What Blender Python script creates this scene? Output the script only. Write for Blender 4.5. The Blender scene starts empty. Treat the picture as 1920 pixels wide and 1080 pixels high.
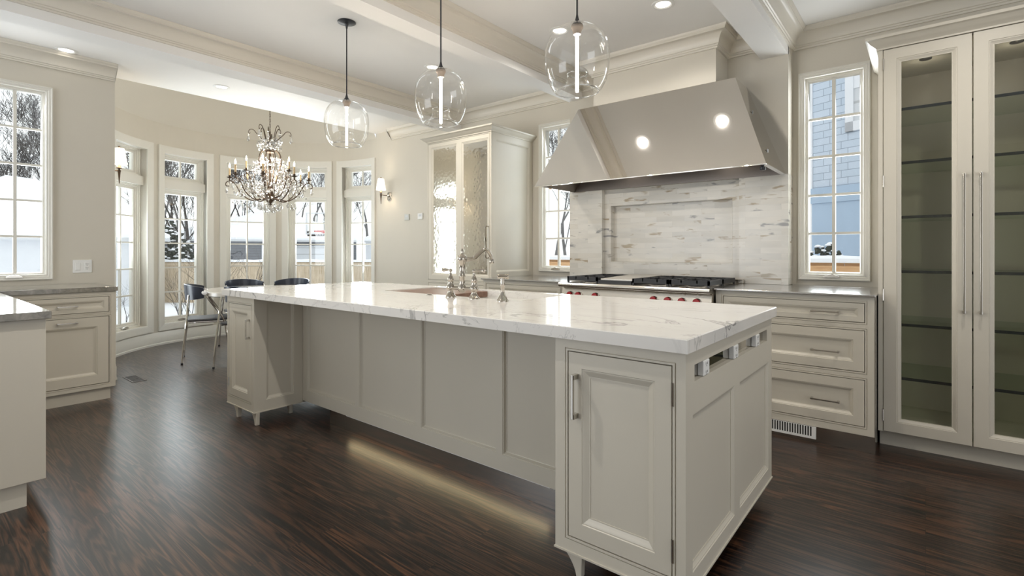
import bpy, math, random
from mathutils import Vector, Matrix
R_ = math.radians
PI = math.pi
sc = bpy.context.scene
COL = sc.collection

# ---------------------------------------------------------------- camera
CAM_H, YAW, FPX, HOR = 1.19, 0.6823, 954.4, 472.5
CY, SY = math.cos(YAW), math.sin(YAW)
cam_data = bpy.data.cameras.new('camera')
cam_data.sensor_width = 36.0
cam_data.lens = FPX / 1920 * 36
cam_data.shift_y = -(540 - HOR) / 1920
cam_data.clip_start = 0.02
cam_data.clip_end = 400
cam = bpy.data.objects.new('camera', cam_data)
COL.objects.link(cam)
cam.location = (0, 0, CAM_H)
cam.rotation_euler = (PI / 2, 0, YAW)
sc.camera = cam

# ---------------------------------------------------------------- world, big lights, exposure
world = bpy.data.worlds.new('winter_sky')
sc.world = world
world.use_nodes = True
_n = world.node_tree.nodes
_bg = _n['Background']
_bg.inputs[0].default_value = (0.95, 0.975, 1.0, 1)
_bg.inputs[1].default_value = 1.25
sc.view_settings.view_transform = 'Standard'
sc.view_settings.look = 'None'
sc.view_settings.gamma = 1.0
sc.view_settings.exposure = 0.18
sc.view_settings.use_curve_mapping = False
cy = sc.cycles
cy.use_denoising = True
cy.max_bounces = 10
cy.diffuse_bounces = 5
cy.glossy_bounces = 5
cy.transmission_bounces = 8
cy.transparent_max_bounces = 24
cy.caustics_reflective = False
cy.caustics_refractive = False
cy.sample_clamp_indirect = 6.0
cy.blur_glossy = 0.5


def area_light(name, loc, rot, sx, sy, power, color=(1, 1, 1), spread=180):
    d = bpy.data.lights.new(name, 'AREA')
    d.shape = 'RECTANGLE'
    d.size, d.size_y, d.energy, d.color = sx, sy, power, color
    d.spread = R_(spread)
    o = bpy.data.objects.new(name, d)
    o.location, o.rotation_euler = loc, rot
    COL.objects.link(o)
    return o


# added fill for the daylight of unseen openings behind and right of the camera
area_light('fill_rear_opening', (-3.9, -3.45, 1.45), (R_(130), 0, 0), 3.4, 2.4, 88, (0.90, 0.95, 1.0))
area_light('fill_side_opening', (2.75, 0.2, 1.4), (R_(135), 0, R_(90)), 4.8, 2.2, 14, (1.0, 0.985, 0.96))
# daylight coming in through the windows
for _k in range(6):
    _a = R_(-74 + 30 * _k)
    _l = area_light('daylight_bay_window', (-6.2 - 1.86 * math.cos(_a), 2.92 + 1.86 * math.sin(_a), 1.4),
                    (R_(90), 0, 0), 0.46, 2.2, 21, (0.88, 0.95, 1.0))
    _d = Vector((math.cos(_a), -math.sin(_a), 0.35))
    _l.rotation_euler = _d.to_track_quat('-Z', 'Z').to_euler()

area_light('daylight_range_window', (-0.54, 4.63, 1.78), (R_(-80), 0, 0), 0.36, 1.5, 11, (0.92, 0.96, 1.0))
area_light('daylight_cabinet_window', (-3.03, 4.63, 1.78), (R_(-80), 0, 0), 0.36, 1.5, 7, (0.86, 0.94, 1.0))
area_light('daylight_left_window', (-5.96, 0.676, 1.78), (R_(80), 0, R_(-90)), 0.36, 1.5, 14, (0.92, 0.96, 1.0))


# ---------------------------------------------------------------- materials
def lin(r, g, b):
    f = lambda c: (c / 255 / 12.92) if c / 255 <= 0.04045 else ((c / 255 + 0.055) / 1.055) ** 2.4
    return (f(r), f(g), f(b), 1)


class NT:
    """small helper round a material's node tree"""
    def __init__(s, name):
        s.m = bpy.data.materials.new(name)
        s.m.use_nodes = True
        s.t = s.m.node_tree
        s.n = s.t.nodes
        s.b = s.n['Principled BSDF']

    def new(s, typ, **kw):
        n = s.n.new(typ)
        for k, v in kw.items():
            setattr(n, k, v)
        return n

    def link(s, a, b):
        s.t.links.new(a, b)

    def set(s, **kw):
        for k, v in kw.items():
            s.b.inputs[k.replace('_', ' ')].default_value = v

    def coords(s, kind='Object', scale=(1, 1, 1)):
        tc = s.new('ShaderNodeTexCoord')
        mp = s.new('ShaderNodeMapping')
        mp.inputs['Scale'].default_value = scale
        s.link(tc.outputs[kind], mp.inputs['Vector'])
        return mp.outputs['Vector']

    def noise(s, vec, scale, detail=4, rough=0.5, dist=0.0):
        n = s.new('ShaderNodeTexNoise')
        n.inputs['Scale'].default_value = scale
        n.inputs['Detail'].default_value = detail
        n.inputs['Roughness'].default_value = rough
        n.inputs['Distortion'].default_value = dist
        s.link(vec, n.inputs['Vector'])
        return n

    def math(s, op, a, b=None, c=None):
        n = s.new('ShaderNodeMath', operation=op)
        for i, x in enumerate((a, b, c)):
            if x is None:
                continue
            if isinstance(x, (int, float)):
                n.inputs[i].default_value = x
            else:
                s.link(x, n.inputs[i])
        return n.outputs[0]

    def ramp(s, fac, stops):
        n = s.new('ShaderNodeValToRGB')
        els = n.color_ramp.elements
        while len(els) < len(stops):
            els.new(0.5)
        for e, (p, c) in zip(els, stops):
            e.position = p
            e.color = c if len(c) == 4 else (*c, 1)
        s.link(fac, n.inputs['Fac'])
        return n.outputs['Color']

    def mix(s, fac, a, b, mode='MIX'):
        n = s.new('ShaderNodeMix', data_type='RGBA', blend_type=mode)
        for i, x in ((0, fac), (6, a), (7, b)):
            if isinstance(x, (int, float)):
                n.inputs[i].default_value = x
            elif isinstance(x, tuple):
                n.inputs[i].default_value = x
            else:
                s.link(x, n.inputs[i])
        return n.outputs[2]

    def bump(s, height, strength=0.2, dist=0.01):
        n = s.new('ShaderNodeBump')
        n.inputs['Strength'].default_value = strength
        n.inputs['Distance'].default_value = dist
        s.link(height, n.inputs['Height'])
        s.link(n.outputs['Normal'], s.b.inputs['Normal'])
        return n


M = {}


def paint(key, col, rough=0.45, var=0.03, bump=0.0, metal=0.0, spec=0.5):
    t = NT(key)
    v = t.coords()
    ns = t.noise(v, 3.0, 3)
    c0 = tuple(min(1, x * (1 - var)) for x in col[:3]) + (1,)
    c1 = tuple(min(1, x * (1 + var)) for x in col[:3]) + (1,)
    t.link(t.ramp(ns.outputs['Fac'], [(0.3, c0), (0.7, c1)]), t.b.inputs['Base Color'])
    t.set(Roughness=rough, Metallic=metal)
    t.b.inputs['Specular IOR Level'].default_value = spec
    if bump:
        nb = t.noise(v, 220.0, 2)
        t.bump(nb.outputs['Fac'], bump, 0.002)
    M[key] = t.m
    return t


paint('wall_paint', (0.64, 0.60, 0.52, 1), 0.6, 0.01, 0.05)
paint('ceiling_paint', (0.86, 0.85, 0.83, 1), 0.7, 0.01)
paint('trim_paint', (0.72, 0.68, 0.60, 1), 0.35, 0.01)
paint('window_paint', (0.74, 0.72, 0.66, 1), 0.32, 0.01)
paint('cabinet_paint', (0.595, 0.555, 0.47, 1), 0.38, 0.012)
paint('chrome', (0.80, 0.78, 0.75, 1), 0.06, 0.0, metal=1.0)
paint('polished_nickel', (0.47, 0.43, 0.375, 1), 0.07, 0.0, metal=1.0)
paint('nickel', (0.62, 0.59, 0.54, 1), 0.18, 0.0, metal=1.0)
paint('socket_taupe', (0.33, 0.265, 0.215, 1), 0.5, 0.02)
paint('dark_metal', (0.05, 0.045, 0.04, 1), 0.4, 0.05, metal=0.8)
paint('bronze', (0.10, 0.068, 0.045, 1), 0.42, 0.15, metal=0.9)
paint('black_plastic', (0.02, 0.022, 0.028, 1), 0.35, 0.05)
paint('gap_shadow', (0.03, 0.028, 0.025, 1), 0.8, 0.05)
paint('cast_iron', (0.018, 0.019, 0.022, 1), 0.5, 0.1, 0.1)
paint('griddle_steel', (0.60, 0.57, 0.52, 1), 0.3, 0.03, metal=0.7)
paint('knob_red', (0.36, 0.012, 0.018, 1), 0.25, 0.02)
paint('plastic_white', (0.80, 0.80, 0.78, 1), 0.35, 0.01)
paint('porcelain', (0.83, 0.82, 0.78, 1), 0.12, 0.01)
paint('candle_cream', (0.62, 0.45, 0.25, 1), 0.5, 0.03)
paint('seat_vinyl', (0.09, 0.088, 0.095, 1), 0.45, 0.05)
paint('chair_blue', (0.028, 0.035, 0.055, 1), 0.28, 0.05)
paint('table_lacquer', (0.62, 0.58, 0.52, 1), 0.18, 0.01)
paint('snow', (0.90, 0.92, 0.95, 1), 0.8, 0.02, 0.0)
paint('bark', (0.055, 0.05, 0.048, 1), 0.9, 0.3)
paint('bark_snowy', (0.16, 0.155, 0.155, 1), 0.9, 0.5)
paint('house_white', (0.72, 0.74, 0.77, 1), 0.6, 0.02)
paint('house_pale', (0.60, 0.62, 0.64, 1), 0.6, 0.02)
paint('panel_blue', (0.36, 0.47, 0.60, 1), 0.6, 0.03)
paint('hoop_red', (0.55, 0.03, 0.02, 1), 0.4, 0.02)
paint('needle_green', (0.035, 0.045, 0.035, 1), 0.9, 0.4)
paint('register_bronze', (0.10, 0.095, 0.09, 1), 0.45, 0.05, metal=0.6)


def stainless(key, rough=0.2, scale=(2, 2, 160), col=(0.60, 0.575, 0.54, 1), b=0.03):
    t = NT(key)
    v = t.coords('Object', scale)
    n = t.noise(v, 4.0, 3)
    t.b.inputs['Base Color'].default_value = col
    t.set(Metallic=1.0, Roughness=rough)
    t.bump(n.outputs['Fac'], b, 0.002)
    M[key] = t.m


stainless('hood_steel', 0.035, (1, 1, 1), (0.84, 0.81, 0.765, 1), 0.0)
stainless('range_steel', 0.24, (2, 2, 200), (0.56, 0.52, 0.46, 1), 0.04)
stainless('brushed_dark', 0.34, (1, 1, 120), (0.20, 0.175, 0.155, 1), 0.06)
stainless('counter_steel', 0.16, (160, 2, 2), (0.66, 0.65, 0.64, 1), 0.03)
stainless('kick_steel', 0.13, (2, 2, 120), (0.50, 0.48, 0.46, 1), 0.02)
stainless('mirror_strip', 0.05, (1, 1, 1), (0.62, 0.60, 0.56, 1), 0.0)


def make_floor():
    t = NT('floor_oak')
    v = t.coords('Object', (1, 1, 1))
    br = t.new('ShaderNodeTexBrick')
    br.offset = 0.37
    br.inputs['Scale'].default_value = 1.0
    br.inputs['Brick Width'].default_value = 1.45
    br.inputs['Row Height'].default_value = 0.083
    br.inputs['Mortar Size'].default_value = 0.0009
    br.inputs['Color1'].default_value = (0.0, 0.0, 0.0, 1)
    br.inputs['Color2'].default_value = (1, 1, 1, 1)
    br.inputs['Mortar'].default_value = (0, 0, 0, 1)
    t.link(v, br.inputs['Vector'])
    # every board gets its own slice of grain
    off = t.new('ShaderNodeVectorMath', operation='MULTIPLY')
    off.inputs[1].default_value = (7.0, 31.0, 17.0)
    t.link(br.outputs['Color'], off.inputs[0])
    add = t.new('ShaderNodeVectorMath', operation='ADD')
    t.link(v, add.inputs[0])
    t.link(off.outputs[0], add.inputs[1])
    mp = t.new('ShaderNodeMapping')
    mp.inputs['Scale'].default_value = (0.45, 8.0, 1.0)
    t.link(add.outputs[0], mp.inputs['Vector'])
    warp = t.noise(mp.outputs[0], 1.5, 3, 0.5, 0.6)
    rings = t.math('SINE', t.math('MULTIPLY', warp.outputs['Fac'], 70.0))
    mp2 = t.new('ShaderNodeMapping')
    mp2.inputs['Scale'].default_value = (2.2, 90.0, 1.0)
    t.link(add.outputs[0], mp2.inputs['Vector'])
    fine = t.noise(mp2.outputs[0], 2.0, 3, 0.6)
    g = t.math('ADD', t.math('MULTIPLY', rings, 0.20), t.math('MULTIPLY', fine.outputs['Fac'], 0.9))
    col = t.ramp(g, [(0.28, (0.004, 0.0026, 0.0022, 1)), (0.5, (0.034, 0.0158, 0.0088, 1)), (0.76, (0.090, 0.040, 0.020, 1))])
    tone = t.ramp(br.outputs['Color'], [(0.0, (0.62, 0.62, 0.66, 1)), (1.0, (1.25, 1.2, 1.15, 1))])
    col = t.mix(1.0, col, tone, 'MULTIPLY')
    col = t.mix(br.outputs['Fac'], col, (0.004, 0.003, 0.003, 1))
    t.link(col, t.b.inputs['Base Color'])
    t.link(t.ramp(g, [(0.2, (0.42,) * 3), (0.8, (0.34,) * 3)]), t.b.inputs['Roughness'])
    h = t.math('SUBTRACT', g, t.math('MULTIPLY', br.outputs['Fac'], 2.0))
    t.bump(h, 0.035, 0.0012)
    t.b.inputs['Specular IOR Level'].default_value = 0.15
    t.set(Coat_Weight=0.75, Coat_Roughness=0.29)
    t.b.inputs['Coat IOR'].default_value = 1.5
    M['floor_oak'] = t.m


make_floor()


def marble(key, vein_scale, base, vein, rough, amount=0.5, seed=(0, 0, 0)):
    t = NT(key)
    tc = t.coords('Object')
    mp = t.new('ShaderNodeMapping')
    mp.inputs['Location'].default_value = seed
    mp.inputs['Rotation'].default_value = (0, 0, 0.35)
    mp.inputs['Scale'].default_value = (0.75, 1.7, 1.0)
    t.link(tc, mp.inputs['Vector'])
    v = mp.outputs[0]
    big = t.noise(v, vein_scale, 7, 0.55, 1.4)
    d = t.math('ABSOLUTE', t.math('SUBTRACT', big.outputs['Fac'], 0.5))
    line = t.math('SUBTRACT', 1.0, t.math('MINIMUM', t.math('MULTIPLY', d, 95.0), 1.0))
    mask = t.noise(v, vein_scale * 0.6, 2)
    mk = t.ramp(mask.outputs['Fac'], [(0.47, (0, 0, 0, 1)), (0.66, (1, 1, 1, 1))])
    fine = t.noise(v, vein_scale * 2.3, 6, 0.6, 2.2)
    d2 = t.math('ABSOLUTE', t.math('SUBTRACT', fine.outputs['Fac'], 0.47))
    line2 = t.math('SUBTRACT', 1.0, t.math('MINIMUM', t.math('MULTIPLY', d2, 120.0), 1.0))
    mk2 = t.ramp(t.noise(v, vein_scale * 1.1, 2).outputs['Fac'], [(0.42, (0, 0, 0, 1)), (0.60, (1, 1, 1, 1))])
    both = t.math('MAXIMUM', t.math('MULTIPLY', line, mk), t.math('MULTIPLY', t.math('MULTIPLY', line2, mk2), 0.7))
    fac = t.math('MULTIPLY', both, amount)
    cloud = t.noise(v, vein_scale * 1.3, 5, 0.6)
    bs = t.ramp(cloud.outputs['Fac'], [(0.3, tuple(x * 0.93 for x in base[:3]) + (1,)), (0.65, base)])
    t.link(t.mix(fac, bs, vein), t.b.inputs['Base Color'])
    t.set(Roughness=rough)
    M[key] = t.m


marble('island_marble', 1.25, (0.76, 0.74, 0.705, 1), (0.22, 0.215, 0.21, 1), 0.09, 0.95, (3.1, 0.7, 0))


def stone_counter():
    t = NT('grey_stone')
    v = t.coords('Object', (3, 10, 10))
    n = t.noise(v, 2.0, 6, 0.65, 0.8)
    t.link(t.ramp(n.outputs['Fac'], [(0.3, (0.15, 0.14, 0.115, 1)), (0.7, (0.32, 0.30, 0.26, 1))]), t.b.inputs['Base Color'])
    t.set(Roughness=0.07)
    M['grey_stone'] = t.m


stone_counter()


def splash_tile():
    t = NT('splash_marble_tile')
    v = t.coords('Object')
    sp = t.new('ShaderNodeSeparateXYZ')
    t.link(v, sp.inputs[0])
    cb = t.new('ShaderNodeCombineXYZ')
    t.link(t.math('ADD', sp.outputs[0], sp.outputs[1]), cb.inputs[0])
    t.link(sp.outputs[2], cb.inputs[1])
    br = t.new('ShaderNodeTexBrick')
    br.offset = 0.43
    br.inputs['Scale'].default_value = 1.0
    br.inputs['Brick Width'].default_value = 0.26
    br.inputs['Row Height'].default_value = 0.048
    br.inputs['Mortar Size'].default_value = 0.0007
    br.inputs['Color1'].default_value = (0, 0, 0, 1)
    br.inputs['Color2'].default_value = (1, 1, 1, 1)
    br.inputs['Mortar'].default_value = (0.5, 0.5, 0.5, 1)
    t.link(cb.outputs[0], br.inputs['Vector'])
    off = t.new('ShaderNodeVectorMath', operation='MULTIPLY')
    off.inputs[1].default_value = (9.0, 23.0, 5.0)
    t.link(br.outputs['Color'], off.inputs[0])
    add = t.new('ShaderNodeVectorMath', operation='ADD')
    t.link(cb.outputs[0], add.inputs[0])
    t.link(off.outputs[0], add.inputs[1])
    mp = t.new('ShaderNodeMapping')
    mp.inputs['Rotation'].default_value = (0, 0, 0.75)
    mp.inputs['Scale'].default_value = (0.9, 3.4, 1)
    t.link(add.outputs[0], mp.inputs['Vector'])
    n = t.noise(mp.outputs[0], 5.5, 3, 0.5, 0.4)
    fl = t.ramp(n.outputs['Fac'], [(0.605, (0, 0, 0, 1)), (0.67, (1, 1, 1, 1))])
    tone = t.ramp(br.outputs['Color'], [(0.0, (0.67, 0.635, 0.565, 1)), (0.5, (0.77, 0.735, 0.67, 1)), (1.0, (0.71, 0.685, 0.63, 1))])
    cl = t.noise(mp.outputs[0], 3.0, 4)
    tone = t.mix(t.ramp(cl.outputs['Fac'], [(0.45, (0, 0, 0, 1)), (0.75, (0.5, 0.5, 0.5, 1))]), tone, (0.50, 0.49, 0.46, 1))
    fc = t.ramp(br.outputs['Color'], [(0.2, (0.33, 0.235, 0.12, 1)), (0.55, (0.42, 0.33, 0.20, 1)), (0.8, (0.20, 0.20, 0.21, 1))])
    col = t.mix(t.math('MULTIPLY', fl, 0.75), tone, fc)
    col = t.mix(t.math('MULTIPLY', br.outputs['Fac'], 0.35), col, (0.5, 0.48, 0.44, 1))
    t.link(col, t.b.inputs['Base Color'])
    t.set(Roughness=0.22)
    M['splash_marble_tile'] = t.m


splash_tile()


def wood_simple(key, c0, c1, rough, scale):
    t = NT(key)
    v = t.coords('Object', scale)
    n = t.noise(v, 3.0, 4, 0.6, 0.6)
    t.link(t.ramp(n.outputs['Fac'], [(0.3, c0), (0.7, c1)]), t.b.inputs['Base Color'])
    t.set(Roughness=rough)
    M[key] = t.m


wood_simple('board_wood', (0.11, 0.058, 0.038, 1), (0.20, 0.115, 0.08, 1), 0.4, (1, 14, 14))
wood_simple('fence_wood', (0.46, 0.36, 0.24, 1), (0.68, 0.57, 0.43, 1), 0.7, (8, 8, 0.7))
wood_simple('fence_orange', (0.55, 0.30, 0.14, 1), (0.72, 0.46, 0.24, 1), 0.7, (1, 1, 9))


def siding(key, c0, c1, pitch):
    t = NT(key)
    v = t.coords('Object')
    sp = t.new('ShaderNodeSeparateXYZ')
    t.link(v, sp.inputs[0])
    f = t.math('FRACT', t.math('DIVIDE', sp.outputs[2], pitch))
    t.link(t.ramp(f, [(0.0, c0), (0.1, c0), (0.16, c1), (1.0, c1)]), t.b.inputs['Base Color'])
    t.set(Roughness=0.7)
    M[key] = t.m


siding('siding_grey', (0.075, 0.08, 0.09, 1), (0.135, 0.145, 0.165, 1), 0.17)
siding('siding_pale', (0.42, 0.43, 0.44, 1), (0.60, 0.62, 0.64, 1), 0.45)


def shingle():
    t = NT('shingle_blue')
    v = t.coords('Object')
    br = t.new('ShaderNodeTexBrick')
    br.offset = 0.37
    br.inputs['Scale'].default_value = 1.0
    br.inputs['Brick Width'].default_value = 0.42
    br.inputs['Row Height'].default_value = 0.17
    br.inputs['Mortar Size'].default_value = 0.007
    br.inputs['Color1'].default_value = (0.47, 0.55, 0.64, 1)
    br.inputs['Color2'].default_value = (0.53, 0.60, 0.69, 1)
    br.inputs['Mortar'].default_value = (0.24, 0.29, 0.36, 1)
    sp = t.new('ShaderNodeSeparateXYZ')
    t.link(v, sp.inputs[0])
    cb = t.new('ShaderNodeCombineXYZ')
    t.link(sp.outputs[0], cb.inputs[0])
    t.link(sp.outputs[2], cb.inputs[1])
    t.link(cb.outputs[0], br.inputs['Vector'])
    t.link(br.outputs['Color'], t.b.inputs['Base Color'])
    t.set(Roughness=0.8)
    M['shingle_blue'] = t.m


shingle()


def thin_glass(key, tint=(1, 1, 1, 1), refl=0.06, edge=0.35, rough=0.0, edge_tint=None):
    """single-sheet glass: lets light through, mirrors at grazing angles"""
    t = NT(key)
    t.n.remove(t.b)
    out = t.n['Material Output']
    tr = t.new('ShaderNodeBsdfTransparent')
    tr.inputs[0].default_value = tint
    gl = t.new('ShaderNodeBsdfGlossy')
    gl.inputs['Roughness'].default_value = rough
    gl.inputs['Color'].default_value = (1, 1, 1, 1)
    lw = t.new('ShaderNodeLayerWeight')
    lw.inputs['Blend'].default_value = 0.5
    p = t.math('POWER', lw.outputs['Facing'], 4.0)
    f = t.math('ADD', t.math('MULTIPLY', p, edge), refl)
    if edge_tint:
        t.link(t.mix(t.math('POWER', lw.outputs['Facing'], 6.0), tint, edge_tint), tr.inputs[0])
    mx = t.new('ShaderNodeMixShader')
    t.link(f, mx.inputs[0])
    t.link(tr.outputs[0], mx.inputs[1])
    t.link(gl.outputs[0], mx.inputs[2])
    t.link(mx.outputs[0], out.inputs['Surface'])
    M[key] = t.m


thin_glass('window_glass', (0.97, 0.985, 0.98, 1), 0.03, 0.5)
thin_glass('globe_glass', (0.99, 0.99, 0.985, 1), 0.05, 0.9, 0.0, (0.62, 0.62, 0.61, 1))
thin_glass('glass_rim', (0.80, 0.80, 0.79, 1), 0.35, 0.5)
thin_glass('cabinet_glass', (0.91, 0.915, 0.88, 1), 0.05, 0.4)
thin_glass('shelf_glass', (0.88, 0.92, 0.88, 1), 0.05, 0.25)
paint('shelf_edge', (0.012, 0.018, 0.022, 1), 0.15, 0.05)


def mirror_glass():
    t = NT('rippled_mirror')
    v = t.coords('Object')
    vo = t.new('ShaderNodeTexVoronoi', feature='SMOOTH_F1')
    vo.inputs['Scale'].default_value = 34.0
    t.link(v, vo.inputs['Vector'])
    n = t.noise(v, 9.0, 2)
    h = t.math('ADD', vo.outputs['Distance'], t.math('MULTIPLY', n.outputs['Fac'], 0.6))
    t.b.inputs['Base Color'].default_value = (0.72, 0.69, 0.62, 1)
    t.set(Metallic=1.0, Roughness=0.07)
    t.bump(h, 0.055, 0.012)
    M['rippled_mirror'] = t.m


mirror_glass()


def crystal():
    t = NT('crystal_glass')
    t.n.remove(t.b)
    out = t.n['Material Output']
    tr = t.new('ShaderNodeBsdfTransparent')
    tr.inputs[0].default_value = (0.93, 0.92, 0.90, 1)
    gl = t.new('ShaderNodeBsdfGlossy')
    gl.inputs['Roughness'].default_value = 0.05
    lw = t.new('ShaderNodeLayerWeight')
    lw.inputs['Blend'].default_value = 0.6
    mx = t.new('ShaderNodeMixShader')
    t.link(t.math('MULTIPLY_ADD', lw.outputs['Facing'], 0.45, 0.30), mx.inputs[0])
    t.link(tr.outputs[0], mx.inputs[1])
    t.link(gl.outputs[0], mx.inputs[2])
    t.link(mx.outputs[0], out.inputs['Surface'])
    M['crystal_glass'] = t.m


crystal()


def glow(key, col, strength):
    t = NT(key)
    t.b.inputs['Base Color'].default_value = (0.8, 0.8, 0.8, 1)
    t.b.inputs['Emission Color'].default_value = col
    t.b.inputs['Emission Strength'].default_value = strength
    M[key] = t.m


glow('bulb_glow', (1.0, 0.87, 0.70, 1), 170.0)
glow('candle_glow', (1.0, 0.80, 0.55, 1), 16.0)
glow('downlight_glow', (1.0, 0.92, 0.80, 1), 3.0)
glow('shade_glow', (1.0, 0.93, 0.82, 1), 0.75)


# ---------------------------------------------------------------- mesh helpers
class MB:
    """collects shapes in world space and links them as ONE mesh object"""
    def __init__(s):
        s.v, s.f, s.mi, s.cur = [], [], [], 0

    def _add(s, vs, fs):
        o = len(s.v)
        s.v += [tuple(p) for p in vs]
        for f in fs:
            s.f.append(tuple(o + i for i in f))
            s.mi.append(s.cur)
        return s

    def box(s, x0, x1, y0, y1, z0, z1):
        vs = [(x, y, z) for z in (z0, z1) for y in (y0, y1) for x in (x0, x1)]
        return s._add(vs, [(0, 2, 3, 1), (4, 5, 7, 6), (0, 1, 5, 4), (2, 6, 7, 3), (0, 4, 6, 2), (1, 3, 7, 5)])

    def obox(s, O, U, V, W):
        O, U, V, W = map(Vector, (O, U, V, W))
        if U.cross(V).dot(W) < 0:
            U, V = V, U
        vs = [O, O + U, O + V, O + U + V, O + W, O + U + W, O + V + W, O + U + V + W]
        return s._add(vs, [(0, 2, 3, 1), (4, 5, 7, 6), (0, 1, 5, 4), (2, 6, 7, 3), (0, 4, 6, 2), (1, 3, 7, 5)])

    def prism(s, poly, A, B, D):
        """polygon (a, b) in the plane of vectors A, B, pushed along D"""
        A, B, D = map(Vector, (A, B, D))
        n = len(poly)
        p0 = [A * a + B * b for a, b in poly]
        p1 = [p + D for p in p0]
        return s._add(p0 + p1, [tuple(range(n))[::-1], tuple(range(n, 2 * n))] +
                      [(i, (i + 1) % n, n + (i + 1) % n, n + i) for i in range(n)])

    def poly_z(s, pts, z0, z1):
        n = len(pts)
        return s._add([(x, y, z0) for x, y in pts] + [(x, y, z1) for x, y in pts],
                      [tuple(range(n))[::-1], tuple(range(n, 2 * n))] +
                      [(i, (i + 1) % n, n + (i + 1) % n, n + i) for i in range(n)])

    def lathe(s, prof, C=(0, 0, 0), n=24, axis=(0, 0, 1), close=False):
        """profile (r, h) turned round the axis through C"""
        C, Z = Vector(C), Vector(axis).normalized()
        X = Z.orthogonal().normalized()
        Y = Z.cross(X)
        rings, vs, fs = [], [], []
        for r, h in prof:
            if r < 1e-6:
                rings.append([len(vs)])
                vs.append(C + Z * h)
            else:
                rings.append(list(range(len(vs), len(vs) + n)))
                vs += [C + Z * h + (X * math.cos(2 * PI * k / n) + Y * math.sin(2 * PI * k / n)) * r for k in range(n)]
        pairs = list(zip(rings, rings[1:]))
        if close:
            pairs.append((rings[-1], rings[0]))
        for a, b in pairs:
            for k in range(n):
                k2 = (k + 1) % n
                if len(a) == 1 and len(b) == 1:
                    continue
                if len(a) == 1:
                    fs.append((a[0], b[k2], b[k]))
                elif len(b) == 1:
                    fs.append((a[k], a[k2], b[0]))
                else:
                    fs.append((a[k], a[k2], b[k2], b[k]))
        return s._add(vs, fs)

    def tube(s, pts, rad, n=8, cap=True):
        pts = [Vector(p) for p in pts]
        m = len(pts)
        rad = rad if isinstance(rad, (list, tuple)) else [rad] * m
        vs, fs = [], []
        up = None
        for i, p in enumerate(pts):
            t = (pts[min(i + 1, m - 1)] - pts[max(i - 1, 0)])
            t = t.normalized() if t.length > 1e-9 else Vector((0, 0, 1))
            if up is None:
                up = t.orthogonal().normalized()
            else:
                up = (up - t * up.dot(t))
                up = up.normalized() if up.length > 1e-6 else t.orthogonal().normalized()
            w = t.cross(up)
            vs += [p + (up * math.cos(2 * PI * k / n) + w * math.sin(2 * PI * k / n)) * rad[i] for k in range(n)]
        for i in range(m - 1):
            for k in range(n):
                k2 = (k + 1) % n
                fs.append((i * n + k, i * n + k2, (i + 1) * n + k2, (i + 1) * n + k))
        if cap:
            fs.append(tuple(range(n))[::-1])
            fs.append(tuple(range((m - 1) * n, m * n)))
        return s._add(vs, fs)

    def rrings(s, O, U, V, N, rects, cap=True):
        """rectangles (u0, u1, v0, v1, depth) joined one inside the other: frames, mouldings, raised panels"""
        O, U, V, N = map(Vector, (O, U, V, N))
        vs, fs = [], []
        for u0, u1, v0, v1, d in rects:
            vs += [O + U * u + V * v + N * d for u, v in ((u0, v0), (u1, v0), (u1, v1), (u0, v1))]
        flip = U.cross(V).dot(N) < 0
        for i in range(len(rects) - 1):
            for k in range(4):
                k2 = (k + 1) % 4
                q = (4 * i + k, 4 * i + k2, 4 * i + 4 + k2, 4 * i + 4 + k)
                fs.append(q[::-1] if flip else q)
        if cap:
            e = 4 * (len(rects) - 1)
            q = (e, e + 1, e + 2, e + 3)
            fs.append(q[::-1] if flip else q)
        return s._add(vs, fs)

    def sweep(s, prof, path, closed=False, side=1, ztop=0.0):
        """moulding profile (out, z) along a flat path with mitred corners; out points to the left of travel when side = 1"""
        P = [Vector((x, y, 0)) for x, y in path]
        m, k = len(P), len(prof)
        segs = [(P[(i + 1) % m] - P[i]).normalized() for i in range(m if closed else m - 1)]
        nor = [Vector((-d.y, d.x, 0)) * side for d in segs]
        vs, fs = [], []
        for i in range(m):
            if closed:
                a, b = nor[i - 1], nor[i]
            else:
                a, b = nor[max(i - 1, 0)], nor[min(i, m - 2)]
            q = (a + b) / (1 + a.dot(b))
            vs += [P[i] + q * o + Vector((0, 0, ztop + z)) for o, z in prof]
        for i in range(m if closed else m - 1):
            j = (i + 1) % m
            for c in range(k - 1):
                q = (i * k + c, j * k + c, j * k + c + 1, i * k + c + 1)
                fs.append(q if side == 1 else q[::-1])
        if not closed:
            fs.append(tuple(range(k)))
            fs.append(tuple(range((m - 1) * k, m * k))[::-1])
        return s._add(vs, fs)

    def ball(s, C, r, n=10, sz=1.0):
        pr = [(r * math.sin(PI * i / (n // 2)), -r * sz * math.cos(PI * i / (n // 2))) for i in range(n // 2 + 1)]
        pr[0] = (0, pr[0][1])
        pr[-1] = (0, pr[-1][1])
        return s.lathe(pr, C, n)

    def build(s, name, mat, parent=None, smooth=False, bevel=0.0, angle=35, recalc=False):
        off = Vector((0, 0, 0))
        p = parent
        while p is not None:
            off += p.location
            p = p.parent
        me = bpy.data.meshes.new(name)
        me.from_pydata([tuple(Vector(v) - off) for v in s.v], [], s.f)
        mats = mat if isinstance(mat, (list, tuple)) else [mat]
        for k in mats:
            me.materials.append(M[k])
        if len(mats) > 1:
            me.polygons.foreach_set('material_index', s.mi)
        if smooth:
            me.polygons.foreach_set('use_smooth', [True] * len(me.polygons))
            me.set_sharp_from_angle(angle=R_(angle))
        me.update()
        o = bpy.data.objects.new(name, me)
        COL.objects.link(o)
        o.parent = parent
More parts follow.
